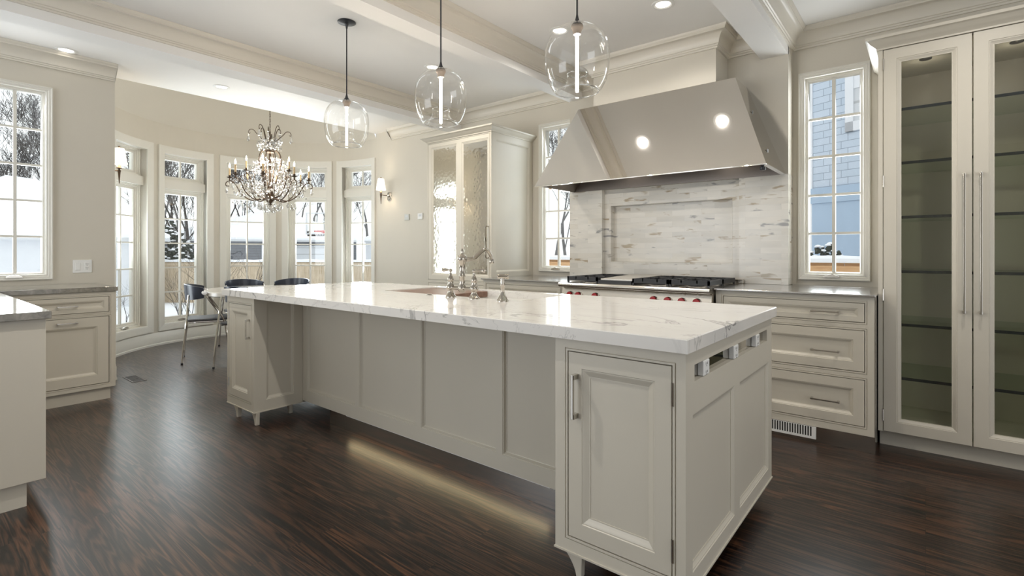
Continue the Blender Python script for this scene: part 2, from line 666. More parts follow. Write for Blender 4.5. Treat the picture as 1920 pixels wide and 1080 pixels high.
        if bevel:
            b = o.modifiers.new('edge', 'BEVEL')
            b.width, b.segments, b.limit_method, b.angle_limit = bevel, 2, 'ANGLE', R_(40)
            b.harden_normals = False
        return o


def empty(name, loc, label, cat, group=None):
    o = bpy.data.objects.new(name, None)
    o.empty_display_size = 0.05
    o.location = loc
    COL.objects.link(o)
    return tag(o, label, cat, group)


def tag(o, label=None, cat=None, group=None, kind=None):
    if label:
        o['label'] = label
    if cat:
        o['category'] = cat
    if group:
        o['group'] = group
    if kind:
        o['kind'] = kind
    return o


def struct(o, label, cat):
    return tag(o, label, cat, None, 'structure')


def copy_tree(o, parent=None):
    c = o.copy()
    COL.objects.link(c)
    c.parent = parent
    for ch in list(o.children):
        copy_tree(ch, c)
    return c


def bez(p0, p1, p2, p3, n=10):
    p0, p1, p2, p3 = map(Vector, (p0, p1, p2, p3))
    out = []
    for i in range(n + 1):
        t = i / n
        out.append(p0 * (1 - t) ** 3 + p1 * 3 * t * (1 - t) ** 2 + p2 * 3 * t * t * (1 - t) + p3 * t ** 3)
    return out


def smooth_path(pts, n=6):
    """Catmull-Rom through the points"""
    P = [Vector(p) for p in pts]
    P = [P[0] * 2 - P[1]] + P + [P[-1] * 2 - P[-2]]
    out = []
    for i in range(1, len(P) - 2):
        a, b, c, d = P[i - 1:i + 3]
        for k in range(n):
            t = k / n
            out.append(0.5 * ((2 * b) + (c - a) * t + (2 * a - 5 * b + 4 * c - d) * t * t + (3 * b - a - 3 * c + d) * t ** 3))
    out.append(P[-2])
    return out


def point_light(name, loc, power, color, radius=0.02, parent=None):
    d = bpy.data.lights.new(name, 'POINT')
    d.energy, d.color, d.shadow_soft_size = power, color, radius
    o = bpy.data.objects.new(name, d)
    o.location = loc
    COL.objects.link(o)
    if parent:
        o.parent = parent
    return o


# ---------------------------------------------------------------- setting: floor, walls, ceiling, beams
CEIL = 2.905
XB, YB, RB = -6.2, 2.92, 1.58          # breakfast bay: centre and inner radius
YW = 4.50                              # rear wall
XL = -5.83                             # left wall

m = MB()
arc = [(XB - (RB + 0.1) * math.cos(R_(a)), YB + (RB + 0.1) * math.sin(R_(a))) for a in range(-90, 91, 6)]
m.poly_z([(2.8, -3.5), (2.8, 4.62), (XB, 4.60)] + arc[::-1] + [(XB, 1.24), (-5.93, 1.24), (-5.93, -3.5)], -0.12, 0.0)
struct(m.build('floor', 'floor_oak'), 'dark stained oak plank floor with satin sheen', 'floor')

m = MB()
m.poly_z([(2.8, -3.5), (2.8, 4.6), (-6.19, 4.6), (-6.19, 1.2), (-5.95, 1.2), (-5.95, -3.5)], CEIL, CEIL + 0.12)
struct(m.build('ceiling', 'ceiling_paint'), 'white painted ceiling between crown-moulded beams', 'ceiling')


def wall_cells(m, axis, pos, thick, a0, a1, z0, z1, holes):
    """a flat wall cut round its openings; axis is the direction it runs in"""
    A = sorted({a0, a1, *[h[0] for h in holes], *[h[1] for h in holes]})
    Z = sorted({z0, z1, *[h[2] for h in holes], *[h[3] for h in holes]})
    for i in range(len(A) - 1):
        for k in range(len(Z) - 1):
            ca, cz = (A[i] + A[i + 1]) / 2, (Z[k] + Z[k + 1]) / 2
            if any(h[0] < ca < h[1] and h[2] < cz < h[3] for h in holes):
                continue
            if axis == 'x':
                m.box(A[i], A[i + 1], pos, pos + thick, Z[k], Z[k + 1])
            else:
                m.box(pos, pos + thick, A[i], A[i + 1], Z[k], Z[k + 1])


m = MB()
W_REAR = [(-3.250, -2.81, 1.0, 2.555), (-0.752, -0.326, 1.0, 2.555)]
wall_cells(m, 'x', YW, 0.16, XB, 2.8, 0.0, CEIL, W_REAR)
struct(m.build('wall_rear', 'wall_paint'), 'beige rear wall behind the range with two narrow windows', 'wall')
m = MB()
wall_cells(m, 'y', XL - 0.16, 0.16, -3.5, 1.34, 0.0, CEIL, [(0.462, 0.890, 0.982, 2.58)])
m.box(XB, XL - 0.16, 1.18, 1.34, 0, CEIL)
struct(m.build('wall_left', 'wall_paint'), 'beige left wall with a ten-pane window above the stone counter', 'wall')
m = MB()
m.box(2.8, 2.9, -0.0 - 3.5, -2.4, 0, CEIL).box(2.8, 2.9, 2.75, 4.66, 0, CEIL).box(2.8, 2.9, -2.4, 2.75, 2.7, CEIL)
struct(m.build('wall_right', 'wall_paint'), 'beige right wall with a wide opening', 'wall')
m = MB()
m.box(-5.93, -5.7, -3.6, -3.5, 0, CEIL).box(-2.1, 2.9, -3.6, -3.5, 0, CEIL).box(-5.7, -2.1, -3.6, -3.5, 2.75, CEIL)
struct(m.build('wall_front', 'wall_paint'), 'beige wall behind the camera with a wide opening', 'wall')

# pier behind the range and the box over the hood
m = MB()
PX0, PX1, PY = -2.775, -0.812, 4.34
m.box(PX0, PX1, PY, YW, 1.79, CEIL)
m.box(-2.335, -1.257, 4.045, PY, 2.35, CEIL)
struct(m.build('wall_chimney', 'wall_paint'), 'beige chimney breast above the steel range hood', 'wall')

# curved bay wall with six openings
BAY_A = [1.05 + 15 + 30 * k for k in range(-3, 3)]   # window centre angles
HALF = 10.4
OPEN_Z0, OPEN_Z1, BAY_TOP = 0.27, 2.47, 2.845


def bay(a, r, z):
    return (XB - r * math.cos(R_(a)), YB + r * math.sin(R_(a)), z)


m = MB()
edges = {-90.0, 90.0}
for c in BAY_A:
    edges |= {c - HALF, c + HALF}
step = -90
while step <= 90:
    if not any(abs(step - e) < 1.0 for e in edges):
        edges.add(float(step))
    step += 3
edges = sorted(e for e in edges if -90 <= e <= 90)
for a0, a1 in zip(edges, edges[1:]):
    mid = (a0 + a1) / 2
    hole = any(abs(mid - c) < HALF for c in BAY_A)
    spans = [(0, OPEN_Z0), (OPEN_Z1, BAY_TOP)] if hole else [(0, BAY_TOP)]
    for z0, z1 in spans:
        vs = [bay(a, r, z) for z in (z0, z1) for r in (RB, RB + 0.15) for a in (a0, a1)]
        m._add(vs, [(0, 1, 3, 2), (4, 6, 7, 5), (0, 4, 5, 1), (2, 3, 7, 6), (0, 2, 6, 4), (1, 5, 7, 3)])
struct(m.build('wall_bay', 'wall_paint', smooth=True, angle=20), 'curved beige wall of the breakfast bay with tall windows', 'wall')
# domed ceiling of the bay
m = MB()
prof = [(RB + 0.02, BAY_TOP), (RB, BAY_TOP), (1.50, 2.98), (1.40, 3.14), (1.27, 3.32), (1.1, 3.46), (0.8, 3.56), (0.4, 3.6)]
na = 36
vs, fs = [], []
for r, z in prof:
    vs += [bay(-90 + 180 * k / na, r, z) for k in range(na + 1)]
top = len(vs)
vs.append((XB, YB, 3.61))
for i in range(len(prof) - 1):
    for k in range(na):
        a = i * (na + 1) + k
        fs.append((a, a + na + 1, a + na + 2, a + 1))
for k in range(na):
    a = (len(prof) - 1) * (na + 1) + k
    fs.append((a, top, a + 1))
m._add(vs, fs)
struct(m.build('ceiling_bay', 'wall_paint', smooth=True, angle=40), 'beige domed ceiling over the breakfast bay', 'ceiling')
m = MB()
m.box(-6.19, -6.09, 1.2, 4.62, CEIL + 0.001, 3.75)
struct(m.build('wall_header', 'wall_paint'), 'beige header above the bay opening', 'wall')

# beams
BEAMS = [(-4.675, -4.465), (-2.79, -2.632), (-1.003, -0.812)]
ZB = 2.70
for i, (x0, x1) in enumerate(BEAMS):
    y1 = (YW, YW, PY + 0.02)[i]
    m = MB()
    m.box(x0, x1, -3.5, y1, ZB, CEIL)
    struct(m.build(f'trim_{i + 1}', 'ceiling_paint'),
           ('white ceiling beam between the bay and the island', 'white ceiling beam above the left side of the hood',
            'white ceiling beam above the right side of the hood')[i], 'beam')

CROWN = [(0.0, -0.14), (0.014, -0.14), (0.014, -0.127), (0.022, -0.124), (0.022, -0.114), (0.03, -0.110)]
CROWN += [(0.03 + 0.055 * t ** 1.6, -0.110 + 0.075 * (1 - (1 - t) ** 1.7)) for t in (0.12, 0.25, 0.4, 0.55, 0.7, 0.85, 1.0)]
CROWN += [(0.094, -0.035), (0.094, -0.024), (0.104, -0.014), (0.108, -0.004), (0.108, 0.0)]


def crown(n, path, side, label):
    m = MB()
    m.sweep(CROWN, path, side=side, ztop=CEIL - 0.0005)
    struct(m.build(f'trim_{n}', 'trim_paint', smooth=True, angle=28), label, 'crown moulding')


YF = -3.5
crown(4, [(XL, YF), (XL, 1.34)], -1, 'crown moulding along the left wall ending at the bay')
crown(5, [(XL, YW), (BEAMS[0][0], YW), (BEAMS[0][0], YF)], -1, 'crown moulding over the wall sconce by the bay')
crown(6, [(BEAMS[0][1], YF), (BEAMS[0][1], YW), (BEAMS[1][0], YW), (BEAMS[1][0], YF)],
      -1, 'crown moulding round the ceiling bay above the mirrored cabinet')
crown(7, [(BEAMS[1][1], YF), (BEAMS[1][1], PY), (-2.335, PY), (-2.335, 4.045), (-1.257, 4.045), (-1.257, PY), (BEAMS[2][0], PY), (BEAMS[2][0], YF)],
      -1, 'crown moulding round the ceiling bay above the hood')
crown(8, [(BEAMS[2][1], YF), (BEAMS[2][1], YW), (2.8, YW)], -1, 'crown moulding above the right window and glass cabinet')

# baseboard of the bay
BASE = [(0.0, 0.0), (0.022, 0.0), (0.022, 0.022), (0.016, 0.030), (0.016, 0.125), (0.012, 0.135), (0.012, 0.145), (0.005, 0.163), (0.0, 0.163)]
pts = [(XL - 0.01, 1.34), (XB, 1.34)] + [bay(a, RB, 0)[:2] for a in range(-87, 88, 3)] + [(XB, YW), (-4.33, YW)]
m = MB()
m.sweep(BASE, pts[::-1], side=1)
o = m.build('baseboard_bay', 'window_paint', smooth=True, angle=30)
struct(o, 'white tall baseboard curving round the bay', 'baseboard')


# ---------------------------------------------------------------- windows
def crank(O, U, V, N, parent):
    """fold-away casement crank on the sill"""
    O, U, V, N = map(Vector, (O, U, V, N))
    m = MB()
    prof = [(-0.055, 0), (0.055, 0), (0.05, 0.012), (0.022, 0.022), (0.0, 0.027), (-0.022, 0.022), (-0.05, 0.012)]
    m.prism([(a, b) for a, b in prof], U, V, N * 0.028)
    m.v = [tuple(Vector(p) + O) for p in m.v]
    return m.build('window_crank', 'nickel', parent, bevel=0.002)


def flat_window(n, O, U, N, w, h, label):
    """casement of two by five panes in a flat wall; O is the casing's lower corner on the wall face, N looks into the room"""
    O, U, N = map(Vector, (O, U, N))
    V = Vector((0, 0, 1))
    m = MB()
    cs = [(0, 0.0), (0, 0.024), (0.008, 0.024), (0.012, 0.019), (0.024, 0.019), (0.028, 0.014), (0.040, 0.014), (0.043, 0.009), (0.043, -0.035)]
    m.rrings(O, U, V, N, [(i, w - i, i, h - i, d) for i, d in cs], cap=False)
    root = m.build(f'window_{n}', 'window_paint')
    struct(root, label, 'window')
    g0, g1 = 0.066, 0.062
    m = MB()
    ss = [(0.040, -0.012), (0.046, -0.012), (0.050, -0.016), (0.060, -0.016), (g0, -0.028), (g0, -0.07), (0.03, -0.07), (0.03, -0.012)]
    m.rrings(O, U, V, N, [(i, w - i, i * 0.9, h - i, d) for i, d in ss], cap=False)
    gw, gh = w - 2 * g0, h - g0 * 1.9
    for k in range(1, 5):
        z = g0 * 0.9 + gh * k / 5
        m.obox(O + U * g0 + V * (z - 0.009) - N * 0.05, U * gw, V * 0.018, N * 0.024)
    m.obox(O + U * (w / 2 - 0.011) + V * g0 * 0.9 - N * 0.05, U * 0.022, V * gh, N * 0.026)
    m.build('window_sash', 'window_paint', root)
    m = MB()
    m.obox(O + U * g0 + V * g0 * 0.9 - N * 0.044, U * gw, V * gh, N * 0.004)
    m.build('window_pane', 'window_glass', root)
    crank(O + U * (w * 0.5 - 0.01) + V * 0.018 + N * 0.0, U, V, N, root)
    return root


flat_window(1, (-0.768, YW, 0.979), (1, 0, 0), (0, -1, 0), 0.458, 1.594, 'narrow casement window right of the range looking at the blue neighbouring house')
flat_window(2, (-3.266, YW, 0.983), (1, 0, 0), (0, -1, 0), 0.458, 1.59, 'narrow casement window left of the range partly behind the steel hood')
flat_window(3, (XL, 0.447, 0.958), (0, 1, 0), (1, 0, 0), 0.458, 1.638, 'casement window above the grey stone counter at the left edge')


def bay_window(n, c, label):
    """tall casement with a two-pane transom, casing bent to the curved wall"""
    co = 13.55                     # half angle of the casing
    m = MB()
    cs = [(co, 0.0, 0.0), (co, 0.0, 0.022), (co - 0.35, 0.0095, 0.022), (HALF + 0.5, 0.083, 0.018), (HALF, 0.096, 0.015), (HALF, 0.096, -0.10)]
    zb, zt = 0.18, 2.565
    na = 8
    for (a, dz, d), (a2, dz2, d2) in zip(cs, cs[1:]):
        loopA, loopB = [], []
        for (aa, zz, dd, L) in ((a, dz, d, loopA), (a2, dz2, d2, loopB)):
            for k in range(na + 1):
                L.append(bay(c - aa + 2 * aa * k / na, RB - dd, zb + zz * 0.93))
            for k in range(na + 1):
                L.append(bay(c + aa - 2 * aa * k / na, RB - dd, zt - zz))
        q = len(loopA)
        m._add(loopA + loopB, [(i, q + i, q + (i + 1) % q, (i + 1) % q) for i in range(q)])
    root = m.build(f'window_{n}', 'window_paint')
    struct(root, label, 'window')
    T = Vector((math.sin(R_(c)), math.cos(R_(c)), 0))     # along the wall
    Nn = Vector((math.cos(R_(c)), -math.sin(R_(c)), 0))   # into the room
    Cn = Vector((XB, YB, 0)) - Nn * (RB + 0.075)
    V = Vector((0, 0, 1))
    hw, gz = 0.305, 0.215
    m = MB()
    lo, l1, t0, t1 = 0.265, 1.99, 2.16, 2.475
    for (a, b) in ((lo, l1 + 0.035), (t0 - 0.035, t1)):
        ss = [(0.0, 0.02), (0.018, 0.02), (0.020, 0.010), (0.036, 0.010), (0.038, -0.004), (0.052, -0.004), (0.058, -0.014), (0.085, -0.014), (0.09, -0.03), (0.09, -0.06)]
        f = lambda i: i * 0.78
        m.rrings(Cn, T, V, Nn, [(-hw + i, hw - i, a + f(i), b - f(i), d) for i, d in ss], cap=False)
    m.obox(Cn - T * hw + V * (l1 + 0.03), T * 2 * hw, V * (t0 - l1 - 0.06), Nn * 0.06)
    m.obox(Cn - T * hw + V * (l1 + 0.03) - Nn * 0.06, T * 2 * hw, V * (t0 - l1 - 0.06), Nn * 0.06)
    gz0, gz1 = lo + 0.07, l1 - 0.035
    for k in range(1, 5):
        z = gz0 + (gz1 - gz0) * k / 5
        m.obox(Cn - T * gz + V * (z - 0.009) - Nn * 0.045, T * 2 * gz, V * 0.018, Nn * 0.024)
    m.obox(Cn - T * 0.010 + V * gz0 - Nn * 0.045, T * 0.020, V * (gz1 - gz0), Nn * 0.026)
    m.obox(Cn - T * 0.010 + V * (t0 + 0.03) - Nn * 0.045, T * 0.020, V * (t1 - t0 - 0.10), Nn * 0.026)
    m.build('window_sash', 'window_paint', root)
    m = MB()
    m.obox(Cn - T * gz + V * (lo + 0.06) - Nn * 0.04, T * 2 * gz, V * (l1 - lo - 0.08), Nn * 0.004)
    m.obox(Cn - T * gz + V * (t0 + 0.02) - Nn * 0.04, T * 2 * gz, V * (t1 - t0 - 0.08), Nn * 0.004)
    m.build('window_pane', 'window_glass', root)
    crank(Cn + V * (lo + 0.012) + Nn * 0.012, T, V, Nn, root)


for k, c in enumerate(BAY_A):
    bay_window(4 + k, c, ('bay window hidden behind the end of the left wall', 'leftmost visible bay window behind the lit sconce',
                          'second bay window from the left, behind the chairs', 'bay window behind the left half of the chandelier',
                          'bay window looking at the basketball hoop', 'rightmost bay window beside the right sconce')[k])


# ---------------------------------------------------------------- cabinetry helpers
X_, Y_, Z_ = Vector((1, 0, 0)), Vector((0, 1, 0)), Vector((0, 0, 1))


def cell(m, O, U, N, a0, a1, z0, z1, b0, b1, y0, y1, back=0.02):
    """face frame a0..a1 x z0..z1 with a beaded opening b0..b1 x y0..y1"""
    g = 0.011
    m.rrings(O, U, Z_, N, [(a0, a1, z0, z1, -back), (a0, a1, z0, z1, 0), (b0 - g, b1 + g, y0 - g, y1 + g, 0),
                           (b0 - g, b1 + g, y0 - g, y1 + g, -0.004), (b0 - g + 0.003, b1 + g - 0.003, y0 - g + 0.003, y1 + g - 0.003, -0.004),
                           (b0 - g + 0.004, b1 + g - 0.004, y0 - g + 0.004, y1 + g - 0.004, 0.001), (b0, b1, y0, y1, 0.001), (b0, b1, y0, y1, -back)], cap=False)


def front(O, U, N, b0, b1, y0, y1, name, parent, rail=0.062, gap=0.0040, cap=True, mould=0.024, deep=0.013, mat='cabinet_paint', dark=True):
    """framed door or drawer front with an ogee moulding round a flat panel"""
    m = MB()
    b0, b1, y0, y1 = b0 + gap, b1 - gap, y0 + gap, y1 - gap
    st = [(0, -0.018), (0, -0.001), (0.0012, 0), (rail, 0), (rail + 0.002, -0.003), (rail + 0.006, -0.003), (rail + mould * 0.35, -0.0045), (rail + mould * 0.6, -0.008),
          (rail + mould * 0.85, -deep + 0.002), (rail + mould, -deep + 0.002), (rail + mould, -deep)]
    m.rrings(O, U, Z_, N, [(b0 + i, b1 - i, y0 + i, y1 - i, d) for i, d in st], cap=cap)
    if not cap:
        e = rail + mould
        m.rrings(O, U, Z_, N, [(b0 + e, b1 - e, y0 + e, y1 - e, -deep), (b0 + e, b1 - e, y0 + e, y1 - e, -0.018), (b0, b1, y0, y1, -0.018)], cap=False)
    return m.build(name, mat, parent)


def bar_handle(P, A, N, length, parent, mat='nickel', w=0.008, stand=0.03, name='handle'):
    """square bar pull centred at P along A, standing off along N"""
    P, A, N = Vector(P), Vector(A).normalized(), Vector(N).normalized()
    B = A.cross(N)
    m = MB()
    h = length / 2
    m.obox(P - A * h - B * w / 2 + N * (stand - w), A * length, B * w, N * w)
    for sgn in (-1, 1):
        m.obox(P + A * (sgn * (h - w * 0.9) - w * 0.9) - B * w * 0.75, A * w * 1.8, B * w * 1.5, N * (stand - w * 0.5))
    o = m.build(name, mat, parent, bevel=0.0012)
    return o


def hinge(P, N, A, parent, h=0.06, mat='nickel'):
    P, N, A = Vector(P), Vector(N), Vector(A)
    m = MB()
    m.tube([P - Z_ * h / 2 + N * 0.001, P + Z_ * h / 2 + N * 0.001], 0.0045, 8)
    return m.build('hinge', mat, parent)


def sabre_foot(x, y, parent, h=0.087, flare=0.055, w=0.023, d=0.026):
    """small curved foot: straight on its right, flaring out to the left towards the top"""
    m = MB()
    n = 12
    lt = [(x - w - flare * (k / n) ** 1.7, 0.0005 + h * k / n) for k in range(n + 1)]
    rt = [(x + 0.004 * (k / n) ** 2, 0.0005 + h * k / n) for k in range(n + 1)]
    m.prism(lt + rt[::-1], X_, Z_, Y_ * d)
    m.v = [(p[0], p[1] + y, p[2]) for p in m.v]
    return m.build('foot', 'cabinet_paint', parent, bevel=0.003)


def panel_frame(m, O, U, N, a0, a1, z0, z1, cells, deep=0.012, mould=0.022):
    """flush frame with several moulded recesses (cells = u0, u1, v0, v1), each bay of it meeting the next"""
    cuts = sorted(cells)
    for i, (u0, u1, v0, v1) in enumerate(cuts):
        l = a0 if i == 0 else (cuts[i - 1][1] + u0) / 2
        r = a1 if i == len(cuts) - 1 else (u1 + cuts[i + 1][0]) / 2
        st = [(0, 0), (0.002, -0.003), (0.006, -0.003), (mould * 0.4, -0.005), (mould * 0.75, -deep + 0.003), (mould, -deep + 0.002), (mould, -deep)]
        m.rrings(O, U, Z_, N, [(l, r, z0, z1, 0)] + [(u0 + k, u1 - k, v0 + k, v1 - k, d) for k, d in st])


# ---------------------------------------------------------------- kitchen island
IX0, IX1 = -3.985, -0.585            # cabinets' outer faces
IY0, IY1 = 1.585, 2.735
IZ0, IZ1 = 0.092, 0.874
LX1 = -3.555                         # inner side of the left cabinet
RX0 = -1.078                         # inner side of the right cabinet
BY = 1.935                           # face of the panelled back

# slab with the sink opening
SX0, SX1, SY0, SY1 = -2.945, -1.745, 2.205, 2.690
m = MB()
ox0, ox1, oy0, oy1 = -4.005, -0.568, 1.555, 2.762
for (x0, x1, y0, y1) in ((ox0, SX0, oy0, oy1), (SX1, ox1, oy0, oy1), (SX0, SX1, oy0, SY0), (SX0, SX1, SY1, oy1)):
    pass
zt, zb_ = 0.920, 0.875
e = 0.003
m.rrings((0, 0, 0), X_, Y_, Z_, [(ox0, ox1, oy0, oy1, zb_), (ox0, ox1, oy0, oy1, zt - e), (ox0 + e, ox1 - e, oy0 + e, oy1 - e, zt),
                                 (SX0, SX1, SY0, SY1, zt), (SX0, SX1, SY0, SY1, zb_), (ox0, ox1, oy0, oy1, zb_)], cap=False)
tag(m.build('island_countertop', 'island_marble'), 'thick white marble slab with grey veins topping the kitchen island', 'countertop')

# left cabinet
ic = empty('island_cabinet', (-3.77, 1.76, 0), 'narrow beige island cabinet on curved feet at the far end, nearest the dining chairs', 'cabinet')
m = MB()
cell(m, (0, IY0, 0), X_, -Y_, IX0, LX1, IZ0, IZ1, IX0 + 0.028, LX1 - 0.045, 0.150, 0.822)
m.box(IX0, LX1 - 0.02, IY0 + 0.02, IY1, IZ0, IZ1)
m.box(IX0 - 0.004, LX1 + 0.004, IY0 - 0.004, IY1, IZ0 - 0.006, IZ0)
panel_frame(m, (LX1, 0, 0), Y_, X_, IY0 + 0.0205, BY, IZ0, IZ1, [(1.668, 1.868, 0.165, 0.86)])
m.build('body', 'cabinet_paint', ic)
d = front((0, IY0, 0), X_, -Y_, IX0 + 0.028, LX1 - 0.045, 0.150, 0.822, 'door', ic, rail=0.052)
bar_handle((-3.622, IY0, 0.658), Z_, -Y_, 0.135, d)
for z in (0.245, 0.735):
    hinge((IX0 + 0.026, IY0, z), -Y_, Z_, ic)
for fx, fy in ((LX1 + 0.002, IY0 + 0.012), (IX0 + 0.148, IY0 + 0.012), (IX0 + 0.148, IY1 - 0.06), (LX1 - 0.08, BY - 0.06)):
    sabre_foot(fx, fy, ic)

# right cabinet with the outlet strip
ir = empty('island_cabinet', (-0.83, 2.16, 0), 'large beige island cabinet at the near right end with outlet strip in its side', 'cabinet')
m = MB()
cell(m, (0, IY0, 0), X_, -Y_, RX0, IX1, IZ0, IZ1, -1.024, -0.627, 0.145, 0.828)
SLY0, SLY1, SLZ0, SLZ1 = 1.664, 2.640, 0.768, 0.822
# body as separate boxes so that the strip can sit in a slot
m.box(RX0, IX1 - 0.02, IY0 + 0.02, IY1, IZ0, IZ1 - 0.001)
panel_frame(m, (IX1, 0, 0), Y_, X_, IY0 + 0.0205, IY1, IZ0, 0.742, [(1.648, 2.118, 0.150, 0.664), (2.186, 2.672, 0.150, 0.664)])
m.rrings((IX1, 0, 0), Y_, Z_, X_, [(IY0 + 0.0205, IY1, 0.742, IZ1, 0), (SLY0, SLY1, SLZ0, SLZ1, 0), (SLY0, SLY1, SLZ0, SLZ1, -0.019)], cap=False)
m.box(RX0 - 0.004, IX1 + 0.004, IY0 - 0.004, IY1 + 0.004, IZ0 - 0.006, IZ0)
m.build('body', 'cabinet_paint', ir)
m = MB()
m.box(IX1 - 0.0195, IX1 - 0.0185, SLY0, SLY1, SLZ0, SLZ1)
m.build('mirror_strip', 'mirror_strip', ir)
for yy in (1.775, 2.128, 2.462):
    m = MB()
    m.box(IX1 - 0.019, IX1 + 0.003, yy - 0.030, yy + 0.030, SLZ0 + 0.001, SLZ1 - 0.001)
    oo = m.build('outlet', 'plastic_white', ir, bevel=0.003)
    m = MB()
    for dz in (-0.014, 0.014):
        for dy in (-0.007, 0.007):
            m.box(IX1 + 0.0028, IX1 + 0.0036, yy + dy - 0.0012, yy + dy + 0.0012, 0.795 + dz - 0.004, 0.795 + dz + 0.004)
        m.box(IX1 + 0.0028, IX1 + 0.0036, yy - 0.002, yy + 0.002, 0.795 + dz - 0.010, 0.795 + dz - 0.007)
    m.build('socket', 'gap_shadow', oo)
d = front((0, IY0, 0), X_, -Y_, -1.024, -0.627, 0.145, 0.828, 'door', ir, rail=0.056, mould=0.03)
bar_handle((-0.985, IY0, 0.668), Z_, -Y_, 0.160, d, w=0.010, stand=0.034)
for z in (0.235, 0.735):
    hinge((-0.626, IY0, z), -Y_, Z_, ir, 0.075)
for fx, fy in ((RX0 + 0.105, IY0 + 0.012), (RX0 + 0.105, BY - 0.06), (IX1 - 0.20, IY1 - 0.25)):
    sabre_foot(fx, fy, ir)

# panelled middle with its steel plinth
im = empty('panelled_cabinet', (-2.3, 2.3, 0), 'recessed beige middle of the island with four flat panels over a steel plinth', 'cabinet')
m = MB()
panel_frame(m, (0, BY, 0), X_, -Y_, LX1 + 0.001, RX0 - 0.001, 0.10, IZ1, [(-3.498, -2.897, 0.182, 0.868), (-2.851, -2.285, 0.182, 0.868), (-2.244, -1.672, 0.182, 0.868), (-1.634, -1.125, 0.182, 0.868)],
            deep=0.019, mould=0.015)
# carcass round the sink bowl
m.box(LX1 + 0.001, SX0 - 0.03, BY + 0.02, IY1, 0.10, IZ1)
m.box(SX1 + 0.03, RX0 - 0.001, BY + 0.02, IY1, 0.10, IZ1)
m.box(SX0 - 0.03, SX1 + 0.03, BY + 0.02, BY + 0.05, 0.10, IZ1)
m.box(SX0 - 0.03, SX1 + 0.03, SY1 + 0.02, IY1, 0.10, IZ1)
m.box(SX0 - 0.03, SX1 + 0.03, BY + 0.05, SY1 + 0.02, 0.10, 0.12)
m.build('body', 'cabinet_paint', im)
m = MB()
m.box(-3.20, RX0 - 0.001, 1.942, 2.65, 0.0005, 0.10)
m.build('plinth', 'kick_steel', im)
m = MB()
m.box(-3.0, -1.35, 1.9365, 1.9405, 0.0965, 0.0995)
m.build('added_strip', 'plastic_white', im)  # added strip, stands in for warm light thrown back off the plinth
area_light('added_floor_glow', (-2.15, 1.925, 0.094), (R_(-12), 0, 0), 1.6, 0.012, 0.7, (1.0, 0.80, 0.45))  # added light for the warm glow on the floor

# sink under the slab
sk = empty('kitchen_sink', (-2.345, 2.45, 0.66), 'white undermount sink in the island behind the faucet', 'sink')
m = MB()
zb2 = 0.665
i_ = 0.012
m.rrings((0, 0, 0), X_, Y_, Z_, [(SX0 - i_, SX1 + i_, SY0 - i_, SY1 + i_, 0.872), (SX0 - 0.001, SX1 + 0.001, SY0 - 0.001, SY1 + 0.001, 0.8745),
                                 (SX0, SX1, SY0, SY1, 0.70), (SX0 + 0.03, SX1 - 0.03, SY0 + 0.03, SY1 - 0.03, 0.68)])
m.rrings((0, 0, 0), X_, Y_, Z_, [(SX0 - i_, SX1 + i_, SY0 - i_, SY1 + i_, 0.872), (SX0 - i_, SX1 + i_, SY0 - i_, SY1 + i_, zb2)])
m.build('basin', 'porcelain', sk)
m = MB()
m.lathe([(0, 0.6815), (0.03, 0.6815), (0.045, 0.684), (0.048, 0.6805)], (-2.0, 2.45, 0), 20)
m.build('drain', 'chrome', sk, smooth=True)
m = MB()
m.box(SX0 + 0.003, -2.405, SY0 + 0.004, SY1 - 0.004, 0.872, 0.9125)
tag(m.build('cutting_board', 'board_wood', bevel=0.004), 'reddish wooden board covering the left part of the sink', 'cutting board')

# ---------------------------------------------------------------- left run: drawers, peninsula and stone top
lc = empty('base_cabinet', (-5.45, 0.75, 0), 'beige base cabinet with a drawer over a large panel front, under the left window', 'cabinet')
FX = -5.13
m = MB()
O = (FX, 0, 0)
cell(m, O, Y_, X_, 0.5, 1.185, 0.690, 0.874, 0.56, 1.143, 0.708, 0.835)
cell(m, O, Y_, X_, 0.5, 1.185, 0.100, 0.690, 0.56, 1.143, 0.136, 0.676)
m.box(-5.815, FX - 0.02, -0.1, 1.185, 0.10, 0.874)
m.build('body', 'cabinet_paint', lc)
m = MB()
m.box(-5.80, -5.16, -0.1, 1.157, 0, 0.10)
m.build('plinth', 'cabinet_paint', lc)
d = front(O, Y_, X_, 0.56, 1.143, 0.708, 0.835, 'drawer', lc, rail=0.030, mould=0.022)
bar_handle((FX, 0.882, 0.768), Y_, X_, 0.125, d, 'nickel')
d = front(O, Y_, X_, 0.56, 1.143, 0.136, 0.676, 'panel_front', lc, rail=0.072, mould=0.024)
bar_handle((FX, 0.882, 0.640), Y_, X_, 0.125, d, 'nickel')

pn = empty('peninsula_cabinet', (-4.1, 0.2, 0), 'plain flat beige cabinet end at the lower left edge of the picture', 'cabinet')
m = MB()
m.box(-5.109, -3.245, -0.20, 0.481, 0.115, 0.874)
m.build('body', 'cabinet_paint', pn, bevel=0.002)
m = MB()
m.box(-5.109, -3.268, -0.16, 0.417, 0, 0.115)
m.build('plinth', 'cabinet_paint', pn)

m = MB()
m.poly_z([(-5.822, -0.3), (-3.222, -0.3), (-3.222, 0.498), (-5.112, 0.498), (-5.112, 1.196), (-5.822, 1.196)], 0.8745, 0.910)
tag(m.build('stone_countertop', 'grey_stone', bevel=0.002), 'polished dark grey stone countertop in an L under the left window', 'countertop')

